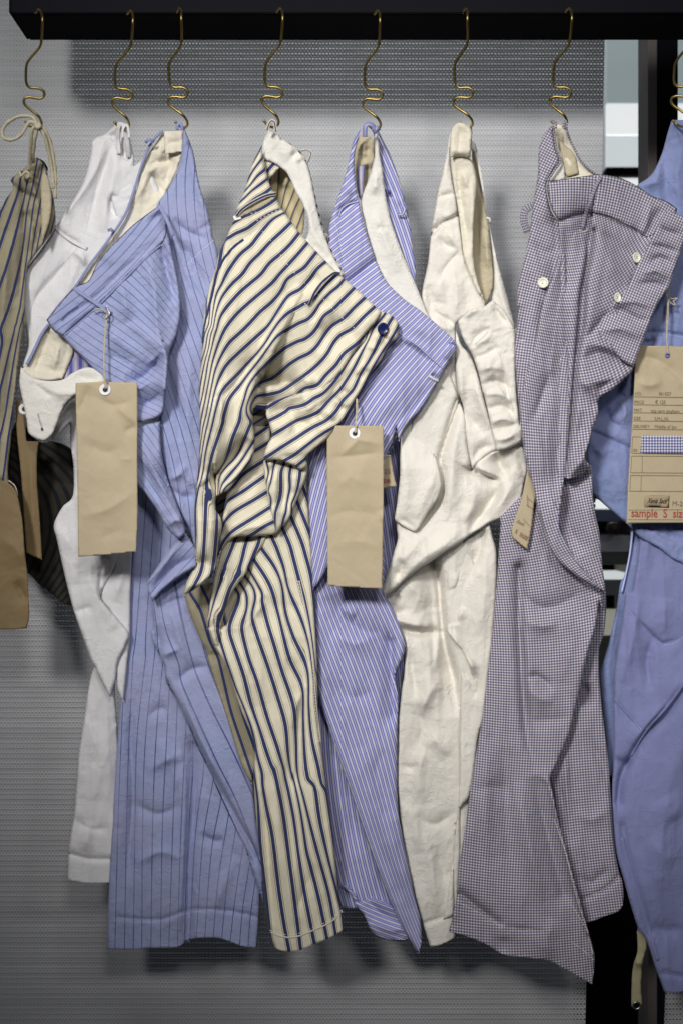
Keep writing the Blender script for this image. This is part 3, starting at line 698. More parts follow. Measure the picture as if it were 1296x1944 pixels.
S_leg = tps([
 (0, F((230, 660), (262, 760), (330, 900), (400, 1090), (500, 1330))+G6((215, 480), (235, 760), (262, 1000), (282, 1200))),
 (1, F((315, 600), (312, 700), (360, 850), (400, 960), (450, 1110), (570, 1400), (615, 1540))+G6((225, 440), (250, 640), (280, 860), (300, 1000), (325, 1230))) if False else (1, F((318, 655), (320, 700), (370, 870), (410, 990), (470, 1160), (540, 1330), (600, 1500), (640, 1700), (680, 1850))+G6((245, 470), (260, 560), (292, 720), (320, 950), (345, 1120), (372, 1262))),
 (2, F((460, 330), (490, 380), (490, 430), (440, 560), (415, 640), (420, 720), (470, 870), (530, 1050), (590, 1280), (660, 1490), (720, 1680), (780, 1850))+G6((300, 400), (340, 600), (370, 820), (400, 1050), (425, 1245))),
 (3, F((500, 290), (550, 380), (555, 500), (520, 620), (520, 700), (570, 900), (640, 1100), (720, 1380), (800, 1620), (860, 1820))+G6((345, 400), (390, 620), (415, 800), (438, 950), (462, 1080), (492, 1230))),
 (4, F((540, 230), (610, 330), (625, 420), (605, 500), (600, 580), (650, 750), (720, 950), (800, 1200), (870, 1450), (895, 1700), (925, 1880))+G6((390, 430), (425, 600), (452, 780), (470, 850), (510, 1010), (550, 1200))),
 (5, F((570, 175), (680, 370), (680, 430), (720, 600), (780, 800), (850, 1030), (910, 1200), (945, 1350), (960, 1600), (970, 1850))+G6((440, 540), (480, 700), (520, 850), (560, 1000), (590, 1180))),
 (6, F((610, 90), (740, 300), (810, 530), (860, 740), (910, 920), (1010, 1150), (1018, 1400), (1030, 1700), (1060, 1900))+G6((490, 480), (515, 640), (550, 800), (590, 960), (620, 1080))),
 (7, F((680, 10), (790, 170), (845, 320), (870, 520), (930, 710), (1050, 1000), (1062, 1300), (1085, 1550), (1140, 1800), (1170, 1944))+G6((545, 500), (570, 650), (600, 850), (640, 1030))),
 (8, F((800, 0), (855, 160), (900, 350), (1000, 580), (1060, 780), (1095, 1000), (1120, 1250), (1160, 1500))),
 (9, F((915, 0), (985, 270), (1050, 520), (1090, 750), (1118, 1000))), (10, F((1020, 0), (1080, 230), (1105, 430)))], lam=.03)
leg = patch('front_leg', F((229, 668), (300, 600), (370, 480), (450, 330), (600, 60), (680, -100), (1000, -560)) + PX((580, 900), (586, 970), (593, 1069), (600, 1170), (603, 1323), (605, 1380), (617, 1480), (629, 1561), (637, 1641), (643, 1709), (651, 1733), (653, 1765, 'c'), (629, 1779, 'c'), (600, 1791, 'c'), (572, 1803, 'c'), (548, 1807, 'c'), (520, 1797), (510, 1760), (500, 1681), (488, 1570), (482, 1480), (484, 1425), (479, 1398), (455, 1340), (432, 1269), (408, 1228)),
  M_tick, t, d=lambda x, y: -6+10*np.clip((y-1150)/60, 0, 1), R=20, Ed=14, S=S_leg, wr=(1.0, 18, 95, 2.4), folds=[
  fold(F((230, 668), (330, 655), (440, 655), (540, 640), (620, 560)), 6, 5, 20, p=1.3, taper='e'), fold(F((345, 640), (380, 520), (440, 400), (500, 280)), -12, 10, 34, p=1.3, taper='n'),
  fold(F((590, 560), (620, 450), (700, 380), (690, 330), (600, 180)), 5, 12, 20), fold(F((560, 640), (640, 520), (720, 440)), 3.5, 9),
  fold(F((870, 250), (880, 520), (950, 720), (1060, 1010)), -4, 16, 8), fold(F((1025, 1160), (950, 1300), (930, 1480)), 3.5, 12, 5), fold(F((1035, 1150), (1000, 1300), (990, 1600), (960, 1900)), -4.5, 9, 14, taper='s'),
  fold(F((900, 900), (1040, 1140)), -2.5, 10), fold(F((1000, 300), (1090, 700), (1120, 1100)), 2.5, 8), fold(PX((560, 1380), (545, 1520), (590, 1700)), -3.5, 18, taper='b'), fold(PX((520, 1400), (530, 1600), (560, 1760)), 3.5, 18),
  fold(PX((590, 1450), (600, 1600), (618, 1720)), 3, 12), fold(PX((500, 1500), (510, 1640), (520, 1760)), -4, 8), fold(PX((600, 1640), (575, 1700), (560, 1740)), -2.5, 9), fold(F((420, 700), (540, 1000), (640, 1300)), 3, 30)])
fl = dep(leg)
strip('hem', PX((514, 1770), (535, 1778), (560, 1779), (590, 1768), (625, 1752), (650, 1730)), 3, M_lining, leg, fl, lift=.3, thick=.8, S=.15)
stitches(PX((512, 1766), (535, 1773), (560, 1774), (590, 1763), (625, 1747), (649, 1727)), M_thread, leg, fl, 4, 3, 1.1, .9)
strip('inseam', F((985, 270), (1035, 500), (1070, 680), (1098, 900), (1118, 1200), (1160, 1600)), 2.2, M_lining, leg, fl, lift=.4, thick=.9, S=.4)
stitches(F((975, 270), (1025, 500), (1060, 680), (1090, 900), (1110, 1200), (1150, 1600)), M_thread, leg, fl, 3, 3, .9, .9)
bleg = patch('back_leg', F((40, 385), (95, 330), (200, 280), (330, 300), (420, 700), (480, 1000), (600, 1400), (640, 1700), (600, 1944), (545, 1850), (500, 1740), (420, 1480), (330, 1200), (255, 980), (228, 880), (212, 830), (180, 760), (95, 560)), M_tick_shaded, t, d=-14, R=14, Ed=10,
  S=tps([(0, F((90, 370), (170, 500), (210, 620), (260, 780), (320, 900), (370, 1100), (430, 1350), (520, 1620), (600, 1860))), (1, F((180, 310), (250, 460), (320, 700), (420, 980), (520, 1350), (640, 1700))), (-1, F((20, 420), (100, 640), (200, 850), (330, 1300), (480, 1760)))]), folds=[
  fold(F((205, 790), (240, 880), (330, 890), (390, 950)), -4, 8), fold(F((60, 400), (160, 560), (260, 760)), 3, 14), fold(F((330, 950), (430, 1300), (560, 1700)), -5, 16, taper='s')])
lin = patch('inside_back', A((870, 560), (960, 520), (1060, 480), (1200, 560), (1340, 900), (1340, 1250), (1300, 1340), (1180, 1220), (1050, 1040), (960, 860), (900, 700)), M_tick_in, t, d=-20, R=8, Ed=4,
  S=tps([(0, A((1035, 540), (1030, 700), (1010, 900))), (1, A((1170, 640), (1110, 800), (1060, 1040))), (2, A((1240, 740), (1180, 900), (1100, 1080))), (3, A((1290, 880), (1230, 1010), (1180, 1150))), (4, A((1330, 1050), (1290, 1160), (1250, 1260)))]), wr=(2.2, 14, 110, 2), folds=[fold(A((1040, 520), (1050, 760), (1080, 980)), -6, 14), fold(A((1130, 600), (1110, 760)), 5, 7)])
tri = patch('inner_waistband', A((848, 405), (960, 440), (1050, 505), (980, 580), (912, 650), (885, 575)), M_tick, t, d=4, R=4, Ed=2, S=tps([(0, A((975, 450), (890, 550))), (1, A((1140, 560), (1050, 700)))]), wr=None)
fac = patch('waistband_facing', A((905, 38), (990, 85), (1070, 145), (1190, 232), (1290, 330)) + G4((715, 390), (740, 480), (760, 590), (785, 700), (815, 790), (850, 880), (915, 1005), (900, 1030), (840, 970), (760, 885), (700, 825), (722, 770), (722, 700), (695, 625), (655, 545)) + A((1140, 585), (1060, 508), (950, 438), (845, 398), (828, 330), (835, 230), (862, 130)),
  M_facing, t, d=8, R=6, Ed=3.5, wr=(1.4, 14, 60, 1.5), folds=[fold(A((1180, 330), (1290, 380)), -4, 6), fold(A((1230, 360), (1300, 430)), 3, 5), fold(G4((650, 500), (720, 640), (760, 780), (840, 900)), 3, 10), fold(A((920, 100), (1060, 260), (1160, 420)), 2, 18)])
patch('back_shell', G4((560, 235), (640, 285), (700, 345), (732, 430), (752, 520), (775, 620), (800, 720), (838, 830), (890, 930), (930, 1010), (880, 1000), (800, 800), (740, 600), (690, 380)), M_tick, t, d=-2, R=4, Ed=3, S=lambda x, y: y/17.0, wr=None)
for pts, arch in ((G4((680, 315), (715, 308), (738, 325), (728, 360), (708, 390)), 4), (G4((800, 775), (825, 785), (828, 808)), 3)):
    strip('belt_loop', pts, 4.5, M_tick, t, -2, 1, arch, 1.0, S=.5)
strip('hanging_loop', PX((507, 247), (512, 233), (516, 229), (521, 232), (524, 250)), 6, M_tick, t, 27, 0, 2, 1.0, step=2, S=.5)
lp = strip('belt_loop', B((555, 515), (490, 505), (410, 555), (325, 630), (245, 740), (195, 850), (168, 905)), 5.2, M_tick, t, fd, 1.5, 7, 1.2, S=.22)
stitches(B((120, 880), (150, 910), (185, 925), (205, 890)), M_thread, t, fd, 3, 1.2, 1.8, 1.6, name='bartack')
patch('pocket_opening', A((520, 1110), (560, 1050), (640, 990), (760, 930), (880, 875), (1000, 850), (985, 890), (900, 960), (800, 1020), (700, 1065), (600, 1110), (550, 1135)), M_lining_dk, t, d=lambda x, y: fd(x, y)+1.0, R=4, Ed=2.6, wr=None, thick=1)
strip('pocket_welt', A((515, 1100), (560, 1040), (640, 975), (760, 905), (880, 850), (1000, 825)), 7.5, M_tick, t, fd, 1.6, 3.2, 1.4, S=.33)
strip('pocket_tack', A((480, 1100), (500, 1145), (570, 1125)), 4, M_thread, t, fd, 1.4, 0, 1.2, step=2)
strip('side_seam', A((600, 1390), (470, 1490), (350, 1640), (280, 1780)) + C((268, 0), (225, 200), (165, 450), (115, 690), (100, 850)), 5, M_tick, t, fd, .2, 0, .9, S=.17)
stitches(A((1060, 1010), (850, 1110), (720, 1190)), M_thread, t, fd, 4, 4, 1, 1.0)
stitches(A((690, 1075), (800, 1040)), M_thread, t, fd, 4, 4, 1, 1.0)
# the row of waistband stitches crossing every stripe
stitches(A((830, 1290), (940, 1410), (1050, 1575), (1140, 1700), (1250, 1830)) + B((20, 530), (130, 640), (240, 730), (350, 830), (470, 950), (590, 1065), (710, 1170), (850, 1290)), M_thread, t, fd, 3.5, 3.5, .9, .9)
disc('button', *B((1078, 1195))[0][:2], dep(fly)(np.array([726.]), np.array([624.]))[0]+2.5, 11.5, M_navybtn, t, 4, (.15, -.1), 3.2, M_black, .92)
patch('inside_back', D((-60, 560), (100, 500), (330, 560), (420, 700), (400, 900), (360, 1180), (250, 1300), (-60, 1500), (-120, 1900), (-260, 2150), (-430, 2050), (-420, 1700), (-200, 1000)), M_tick_shaded, t, d=-34, R=20, Ed=8, wr=(1.5, 14, 60, 2),
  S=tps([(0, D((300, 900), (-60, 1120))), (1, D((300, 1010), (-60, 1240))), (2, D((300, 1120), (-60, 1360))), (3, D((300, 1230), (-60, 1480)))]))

# ------------------------------------------------------------------ 2. blue pinstripe trousers
t = thing('pinstripe_trousers', 'sky blue trousers with thin dark pinstripes and an open waistband lined in cream', 'trousers', GRP, W(345, 240, 20))
bs_ = patch('back_shell', G1((1025, 705), (1040, 735), (1062, 790), (1085, 860), (1105, 980), (1130, 1080), (1165, 1180), (1190, 1310), (1222, 1430), (1240, 1620)) + PX((424, 620), (415, 760), (408, 900), (400, 1010), (398, 1080), (372, 1040), (350, 990), (330, 950), (316, 900), (303, 850), (301, 760), (307, 700), (318, 660), (300, 560), (290, 480)) + G1((870, 1180), (895, 1120), (940, 1060), (985, 980), (1005, 920), (1018, 840)),
  M_pin, t, d=-14, R=18, Ed=11, S=flow([(345, 270, 112), (365, 340, 118), (395, 440, 62), (370, 400, 60), (390, 520, 64), (350, 560, 62), (340, 640, 78), (360, 700, 84), (385, 620, 66), (330, 800, 88), (360, 820, 90), (385, 880, 80), (345, 930, 72), (380, 1000, 75)], 15.5), wr=(1.1, 15, 75, 2), folds=[
  fold(G1((960, 1340), (930, 1500), (990, 1700), (1010, 1944)), -6, 12, 8), fold(G1((1000, 1400), (1060, 1560), (1140, 1700)), -3, 6), fold(G1((980, 1330), (1060, 1420), (1160, 1640)), -4, 8),
  fold(G1((1010, 1500), (1000, 1640), (1040, 1820)), 3, 5), fold(G1((930, 1480), (960, 1600), (950, 1720)), 3, 5), fold(G1((1050, 760), (1100, 1000), (1180, 1320)), 3, 12),
  fold(G1((1110, 1290), (1180, 1250)), -2, 6), fold(G1((970, 1220), (1040, 1290), (1160, 1340)), -4, 8), fold(G2((930, 250), (960, 420), (1000, 560), (1010, 700)), -4, 10), fold(G2((1030, 60), (1060, 300), (1050, 600), (1090, 850)), 4, 14),
  fold(G2((940, 920), (1010, 880), (1040, 830)), 4, 6), fold(G2((960, 960), (1020, 1010), (1090, 1000)), -4, 7), fold(G2((900, 500), (950, 760), (1000, 1000), (1060, 1180)), 4, 12), fold(G2((1000, 860), (1100, 960)), 3, 7), fold(G2((1030, 1150), (1090, 1290)), -3, 8)])
fr = patch('front_panel', G1((893, 1148), (920, 1190), (935, 1260), (960, 1400), (1000, 1600), (1010, 1760)) + G2((990, 100), (950, 200), (938, 300), (930, 420), (905, 545), (830, 585), (770, 592), (700, 560), (640, 460), (600, 375), (540, 310), (480, 248), (410, 180), (350, 115), (300, 72)) + G1((330, 1880), (300, 1848), (262, 1790), (285, 1760), (330, 1706), (415, 1607), (495, 1570), (540, 1480), (600, 1400), (660, 1340), (740, 1262), (820, 1200)),
  M_pin, t, d=lambda x, y: 12 - 6*np.clip((400-y)/40, 0, 1), R=14, Ed=10, S=flow([
    (200, 570, 30), (250, 560, 28), (285, 520, 45, .9), (300, 480, 62, .8), (310, 560, 68, .8), (220, 600, 35), (160, 630, 38), (150, 650, 38), (250, 640, 28), (290, 620, 45, .9), (190, 660, 36), (240, 700, 26), (285, 680, 24), (260, 740, 22), (290, 760, 20), (220, 680, 30), (280, 590, 42, .9), (320, 620, 74, .8)], 12.5, deg=4), wr=(1.2, 15, 140, 1.8), folds=[
  fold(G1((260, 1860), (400, 1760), (560, 1640), (700, 1500), (900, 1330)), -2.5, 4), fold(G1((360, 1870), (540, 1720)), -3, 4), fold(G1((830, 1250), (900, 1200), (960, 1340)), -6, 9), 
  fold(G1((800, 1420), (860, 1600), (880, 1800), (920, 1944)), 6, 18, 14), fold(G1((900, 1350), (930, 1500), (980, 1700)), -7, 10), fold(G1((680, 1560), (720, 1800)), 4, 16), fold(G2((720, 30), (900, 180)), 3, 14),
  fold(G2((915, 170), (935, 260), (925, 420)), 9, 6, 20, p=1.3, taper='n'), fold(G2((905, 200), (860, 290), (800, 350), (700, 370)), -9, 10, 16), fold(G2((880, 320), (780, 400), (660, 400)), 5, 9), fold(G2((920, 400), (860, 470), (770, 500)), -8, 14), fold(G2((600, 200), (740, 280)), -3, 14),
  fold(G2((820, 270), (860, 240), (900, 190)), 4, 6), fold(G1((560, 1400), (640, 1480)), 2, 8), fold(G2((560, 60), (700, 160), (820, 260)), 3, 12)])
f2 = dep(fr)
wb = patch('waistband', G1((893, 1148), (915, 1190), (935, 1262), (925, 1330), (900, 1368), (820, 1440), (700, 1560), (570, 1688), (450, 1798), (352, 1880), (300, 1848), (262, 1790), (285, 1760), (330, 1706), (415, 1607), (495, 1570), (540, 1480), (600, 1400), (660, 1340), (740, 1262), (820, 1200)), M_pin, t, d=lambda x, y, q_=f2: q_(x, y) + 1.6, R=3, Ed=1.4, thick=1, wr=None,
  S=flow([(290, 410, 128), (270, 440, 133), (240, 480, 136), (200, 520, 137), (170, 560, 140), (120, 610, 142), (305, 400, 118)], 14, deg=2))
f2 = dep(wb); f2b = dep(fr)
patch('waistband_lining', G1((912, 732), (960, 738), (1026, 728), (1024, 840), (1006, 905), (975, 985), (935, 1060), (905, 1120), (880, 1180), (800, 1240), (700, 1330), (620, 1420), (545, 1520), (500, 1600), (410, 1640), (430, 1600), (500, 1500), (600, 1360), (700, 1210), (760, 1070), (790, 950), (830, 860), (880, 790)),
  M_lining, t, d=-26, R=8, Ed=4, wr=(2.0, 13, 100, 1.6), folds=[fold(G1((905, 860), (960, 850), (1010, 855)), -4, 5, 8), fold(G1((830, 940), (900, 900), (985, 905)), -6, 8), fold(G1((830, 960), (900, 1060), (920, 1090)), -6, 9), fold(G1((900, 800), (890, 900), (830, 980), (740, 1180)), 4, 9), fold(G1((780, 1090), (700, 1260), (600, 1390)), -3, 6), fold(G1((990, 900), (940, 960), (930, 1050)), -4, 8)])
patch('lining_yoke', G1((918, 734), (1024, 730), (1020, 850), (925, 862)), M_lining, t, d=-21, R=3, Ed=1, thick=1.5, wr=(1.4, 12, 90, 1.2), folds=[fold(G1((940, 800), (1020, 790)), -2, 5)])
strip('waist_edge', G1((912, 730), (860, 780), (822, 850), (785, 950), (752, 1060), (700, 1200), (605, 1345), (500, 1485), (410, 1620), (335, 1700), (268, 1792)), 5, M_blue, t, -22, 1, 0, 3.5, S=.1)
strip('waist_edge', G2((275, 45), (235, 100), (192, 190), (150, 272)), 6, M_blue, t, -10, 1, 0, 3, S=.1)
patch('inner_fly_lining', G2((272, 40), (310, 82), (360, 125), (410, 185), (400, 240), (352, 352), (270, 362), (180, 350), (120, 330), (118, 300), (155, 270), (200, 190), (235, 105)), M_lining, t, d=-12, R=8, Ed=5, wr=(2.2, 10, 100, 1.5), folds=[fold(G2((290, 80), (240, 200), (190, 340)), -4, 7), fold(G2((340, 140), (300, 300)), 4, 8)])
patch('inner_fly_edge', G2((400, 185), (470, 235), (525, 290), (480, 310), (350, 358), (380, 290)), M_fine_in, t, d=-16, R=5, Ed=3, wr=(1, 9, 30, 1.5))
strip('belt_loop', G1((892, 1150), (920, 1200), (948, 1260), (968, 1320)), 7, M_blue, t, f2, 1.5, 5, 1.4, S=.1)
strip('belt_loop', G1((415, 1610), (470, 1650), (560, 1710), (622, 1752)), 7, M_blue, t, f2, 1.0, 3, 1.4, S=.1)
strip('belt_loop', G1((815, 800), (830, 780), (865, 790)), 6, M_blue, t, -14, 2, 5, 1.4, S=.1)
strip('belt_loop', G1((605, 1290), (620, 1280), (640, 1300)), 6, M_blue, t, -14, 2, 4, 1.4, S=.1)
strip('hanging_loop', PX((337, 247), (337, 238), (341, 233), (345, 237), (346, 247)), 6, M_blue, t, 20, 0, 2, 1.0, step=2)
strip('waistband_seam', G1((360, 1875), (450, 1800), (570, 1690), (700, 1560), (820, 1440), (900, 1370)), 3, M_blue, t, f2, .3, 0, 1.1)
stitches(G1((352, 1868), (440, 1793), (560, 1683), (690, 1553), (810, 1433)), M_thread_d, t, f2, 3, 2.2, 1.0, .8)
stitches(G1((345, 1790), (380, 1750), (440, 1710)), M_thread_d, t, f2, 2, .8, 3.4, 1.6, name='buttonhole')
stitches(G1((1050, 1480), (1130, 1400), (1200, 1340)), M_thread, t, dep(bs_), 3, 2, 1.2, .9)
stitches(G1((1020, 1380), (1100, 1460), (1180, 1560)), M_thread_d, t, dep(bs_), 3, 2, .9, .8)
stitches(G1((600, 1710), (610, 1760)), M_thread, t, f2, 3, 1, 2, 1.4, name='bartack')
S_b3 = flow([(250, 820, 48, .9), (280, 880, 52, .9), (310, 920, 55, .8), (300, 970, 56, .8), (330, 980, 60, .8), (340, 1005, 58, .8), (290, 850, 60, .8)], 14)
patch('front_fold', G2((700, 640), (770, 615), (895, 590), (905, 760), (935, 900), (985, 1040), (1030, 1160), (1036, 1215), (1000, 1250), (935, 1185), (880, 1085), (820, 1000), (768, 940), (700, 800)), M_pin, t, d=6, R=14, Ed=12, S=S_b3, wr=(1.3, 13, 50, 2), folds=[
  fold(G2((780, 660), (860, 860), (960, 1060), (1030, 1190)), 6, 16), fold(G2((900, 780), (940, 960), (1010, 1120)), -6, 9), fold(G2((940, 1180), (980, 1140), (1030, 1150)), 4, 6), fold(G2((760, 780), (860, 960), (930, 1080)), -4, 12), fold(G2((990, 860), (950, 920)), 4, 6)])
patch('front_fold', G2((1025, 1195), (1070, 1260), (1110, 1330), (1110, 1400), (1000, 1465), (900, 1540), (852, 1600), (826, 1498), (870, 1420), (930, 1330), (1000, 1240)), M_pin, t, d=-10, R=11, Ed=9, S=flow([(300, 1100, 128), (330, 1060, 128), (350, 1080, 140)], 15), wr=(1.2, 13, 130, 2), folds=[
  fold(G2((850, 1560), (940, 1430), (1090, 1340)), -6, 8), fold(G2((840, 1500), (920, 1390), (1010, 1260)), 4, 7), fold(G2((880, 1540), (1000, 1440), (1100, 1380)), 3, 6)])
bl = patch('back_leg', PX((262, 900), (320, 900), (345, 1050), (350, 1200), (440, 1480), (490, 1600), (500, 1700)) + G3((1232, 1140), (1222, 1330), (1216, 1392, 'c'), (1150, 1387, 'c'), (1050, 1352, 'c'), (960, 1346, 'c'), (895, 1358, 'c'), (840, 1390, 'c'), (700, 1396, 'c'), (620, 1402, 'c'), (508, 1402), (510, 1250), (520, 1050), (534, 800), (548, 560), (564, 330), (580, 60)) + PX((245, 1100)),
  M_pin, t, d=-48, R=14, Ed=10, S=tps([(0, G3((590, 60), (575, 400), (560, 800), (545, 1390))), (1, G3((630, 20), (612, 400), (600, 800), (590, 1390))), (2, G3((690, 20), (650, 400), (640, 800), (632, 1390))), (3, G3((730, 30), (690, 400), (676, 800), (672, 1390))), (4, G3((770, 60), (740, 400), (724, 800), (715, 1390))), (5, G3((800, 200), (785, 500), (770, 800), (760, 1390))),
    (6, G3((840, 240), (830, 500), (820, 800), (800, 1390))), (7, G3((880, 360), (868, 600), (855, 900), (840, 1390))), (10, G3((1010, 600), (960, 900), (930, 1350))), (11, G3((1045, 700), (1000, 950), (970, 1340))), (12, G3((1080, 780), (1035, 1060), (1010, 1340))), (13, G3((1115, 840), (1075, 1100), (1050, 1350))), (14, G3((1150, 920), (1115, 1150), (1090, 1360))), (15, G3((1180, 1010), (1150, 1200), (1135, 1370))), (16, G3((1205, 1100), (1185, 1250), (1175, 1380)))]), wr=(1.3, 16, 80, 1.7), folds=[
  fold(G3((640, 180), (620, 400), (630, 700), (600, 1100)), -5, 9), fold(G3((700, 300), (760, 260), (800, 280)), -3, 9), fold(G3((920, 430), (920, 700), (900, 1000), (890, 1370)), -6, 8, 12, taper='n'), fold(G3((880, 460), (870, 900), (850, 1330)), 4, 8),
  fold(G3((700, 560), (800, 500), (880, 480)), 3, 9), fold(G3((620, 700), (740, 760), (860, 720)), -3, 10), fold(G3((640, 1000), (760, 940), (870, 980)), 2.5, 9), fold(G3((950, 850), (1010, 890), (1060, 880)), -4, 7), fold(G3((560, 1250), (760, 1260), (900, 1215), (1080, 1220), (1220, 1250)), -1.6, 4, taper='n'),
  fold(G3((1120, 960), (1000, 1240)), 3, 14), fold(G3((760, 400), (840, 600), (860, 700)), 3, 14)])
fb = dep(bl)
strip('side_seam', G3((930, 400), (925, 600), (912, 850), (900, 1050), (888, 1365)), 9, M_blue, t, fb, .3, 0, 1.0, S=.1)
stitches(G3((908, 400), (903, 600), (890, 850), (880, 1050), (868, 1360)), M_thread_b, t, fb, 3, 2, 1, .8)
stitches(G3((515, 1265), (700, 1275), (880, 1235), (1000, 1215), (1100, 1225), (1220, 1250)), M_thread_b, t, fb, 3, 2, 1, .8, name='hem_stitching')
patch('front_leg', G2((828, 1498), (852, 1590), (900, 1530), (1000, 1455), (1110, 1380)) + PX((395, 1200), (420, 1300), (455, 1400), (480, 1480), (488, 1560), (500, 1640)) + G3((1243, 1180), (1238, 1150), (1180, 985), (1100, 800), (1010, 605), (930, 430), (850, 245), (790, 140), (780, 60)) + G2((850, 1800), (860, 1700)),
  M_pin, t, d=-30, R=12, Ed=10, S=tps([(0, G2((860, 1600), (880, 1760), (890, 1880))+G3((800, 150), (880, 330), (1000, 580), (1100, 790))), (1, G2((890, 1560), (930, 1760), (1000, 1944))+G3((860, 140), (930, 300), (1030, 520), (1120, 700), (1220, 960))), (2, G2((980, 1500), (1030, 1750), (1080, 1944))+G3((930, 100), (1000, 260), (1100, 460), (1200, 680))), (3, G2((1060, 1480), (1120, 1700))+G3((970, 0), (1060, 240), (1190, 520)))]), wr=(1.1, 15, 60, 2.2), folds=[
  fold(G3((790, 145), (870, 330), (960, 520), (1060, 740), (1190, 985)), -7, 5, 7, taper='n'), fold(G3((860, 240), (980, 520), (1110, 760), (1220, 960)), -8, 4, 9, p=1.3, taper='s'), fold(G3((840, 130), (960, 420), (1100, 680)), 5, 9, 13), fold(G3((840, 140), (900, 80), (1000, 60)), -4, 8),
  fold(G2((880, 1650), (960, 1600), (1060, 1570)), -4, 9), fold(G2((870, 1730), (890, 1850), (860, 1944)), -5, 9), fold(G2((950, 1600), (1000, 1800), (1060, 1944)), 4, 14), fold(G2((900, 1900), (1000, 1860)), 4, 7), fold(G3((1000, 100), (1080, 320), (1190, 560)), 3, 14)])

# ------------------------------------------------------------------ 3. plain white trousers
t = thing('white_trousers', 'plain white cotton trousers, second from the left, with a buttonhole tab at the waist', 'trousers', GRP, W(235, 240, 20))
wu = patch('front_panel', G1((690, 690), (655, 690), (640, 702), (590, 748), (540, 768), (514, 800), (508, 860), (478, 985), (420, 1105), (330, 1242), (240, 1382), (150, 1500), (121, 1570), (125, 1700), (148, 1850), (158, 1944)) + G2((118, 285), (200, 340), (350, 355), (560, 200), (700, 0)) + G1((860, 1400), (900, 1100), (800, 880), (752, 930), (748, 860), (738, 820), (720, 740)),
  M_white, t, d=lambda x, y: -34 + 4*np.clip((600-y)/200, 0, 1), R=16, Ed=11, wr=(.9, 18, 110, 2), folds=[
  fold(G1((650, 760), (600, 900), (540, 1100), (500, 1300)), -5, 9, 14), fold(G1((600, 740), (560, 900), (470, 1060), (330, 1244)), 3.5, 8), fold(G1((620, 800), (640, 940), (600, 1150), (580, 1300)), 4, 14), fold(G1((560, 780), (600, 760), (660, 760)), -4, 7),
  fold(G1((310, 1270), (400, 1350), (490, 1400)), -4, 6), fold(G1((440, 1400), (330, 1520), (210, 1660), (160, 1800)), -3, 7), fold(G1((480, 1310), (420, 1520), (340, 1700)), 3, 16), fold(G1((640, 1080), (620, 1150), (650, 1220)), -5, 7), fold(G1((670, 700), (690, 850), (740, 900)), -6, 8), fold(G1((400, 1400), (460, 1440), (480, 1490)), 3, 6)])
fw = dep(wu)
strip('belt_loop', G1((306, 1262), (345, 1305), (410, 1350), (488, 1392)), 7, M_white, t, fw, 1.2, 3, 1.3)
strip('hanging_loop', G1((668, 860), (660, 760), (668, 692), (690, 700), (712, 790), (720, 880)), 8, M_white, t, fw, 4, 8, 1.3, step=3)
strip('hanging_loop', PX((233, 262), (234, 244), (240, 236), (243, 240), (246, 262)), 5, M_white, t, 18, 0, 2, 1.0, step=2)
patch('hip_pocket', G1((615, 1075), (650, 1045), (745, 1030), (760, 1060), (740, 1180), (660, 1230), (640, 1170)), M_white, t, d=-28, R=5, Ed=3, wr=(1.8, 9, 60, 1.6))
for pts in (G1((585, 800), (560, 900), (540, 1000), (510, 1150), (480, 1300)), G1((440, 1380), (380, 1450), (250, 1570), (190, 1680), (160, 1800)), G1((580, 800), (620, 770), (680, 880), (740, 905)), G1((470, 1305), (560, 1340))):
    stitches(pts, M_thread_g, t, fw, 3, 2, .8, .7)
S0 = None
wt = patch('waist_tab', G2((118, 285), (190, 345), (270, 362), (350, 355), (400, 322), (450, 297), (500, 287), (560, 310), (590, 352), (600, 375), (520, 392), (440, 435), (400, 460), (360, 505), (325, 590), (300, 650), (275, 680), (236, 697), (166, 660), (150, 580), (130, 480), (110, 375)), M_facing, t, d=10, R=9, Ed=6, wr=(.9, 14, 20, 1.8), folds=[
  fold(G2((200, 370), (320, 430), (440, 420), (570, 350)), 4, 16), fold(G2((180, 360), (260, 430), (330, 450)), -2.5, 8), fold(G2((420, 320), (480, 350), (560, 350)), -2.5, 8)])
stitches(G2((213, 545), (222, 580), (238, 628)), M_thread_g, t, dep(wt), 1.6, .8, 4.0, 1.2, name='buttonhole')
rawb = disc('buttonhole_eye', *G2((237, 632))[0][:2], 11.5, 2.3, M_hole, t, 0, thick=.8)
wl2 = patch('inner_leg', PX((215, 1000), (250, 1000), (262, 1060), (250, 1120), (247, 1210), (232, 1240)) + G3((568, 60), (545, 150), (556, 330), (560, 520), (545, 800), (528, 1000), (522, 1086, 'c'), (420, 1089, 'c'), (318, 1072), (325, 940), (335, 860), (352, 760), (372, 500), (400, 300), (440, 80), (520, -40)), M_white, t, d=-52, R=14, Ed=10, wr=(1.1, 16, 90, 2), folds=[
  fold(G3((400, 300), (480, 500), (450, 700)), 3, 16), fold(G3((350, 780), (420, 830), (520, 830)), -2.5, 8), fold(G3((325, 948), (420, 972), (524, 975)), -3, 4, taper='n'), fold(G3((430, 800), (400, 940)), 3, 12), fold(G3((540, 200), (550, 500), (540, 800)), -4, 10)])
stitches(G3((326, 945), (420, 967), (522, 972)), M_thread_g, t, dep(wl2), 3, 2, .9, .8, name='hem_stitching')
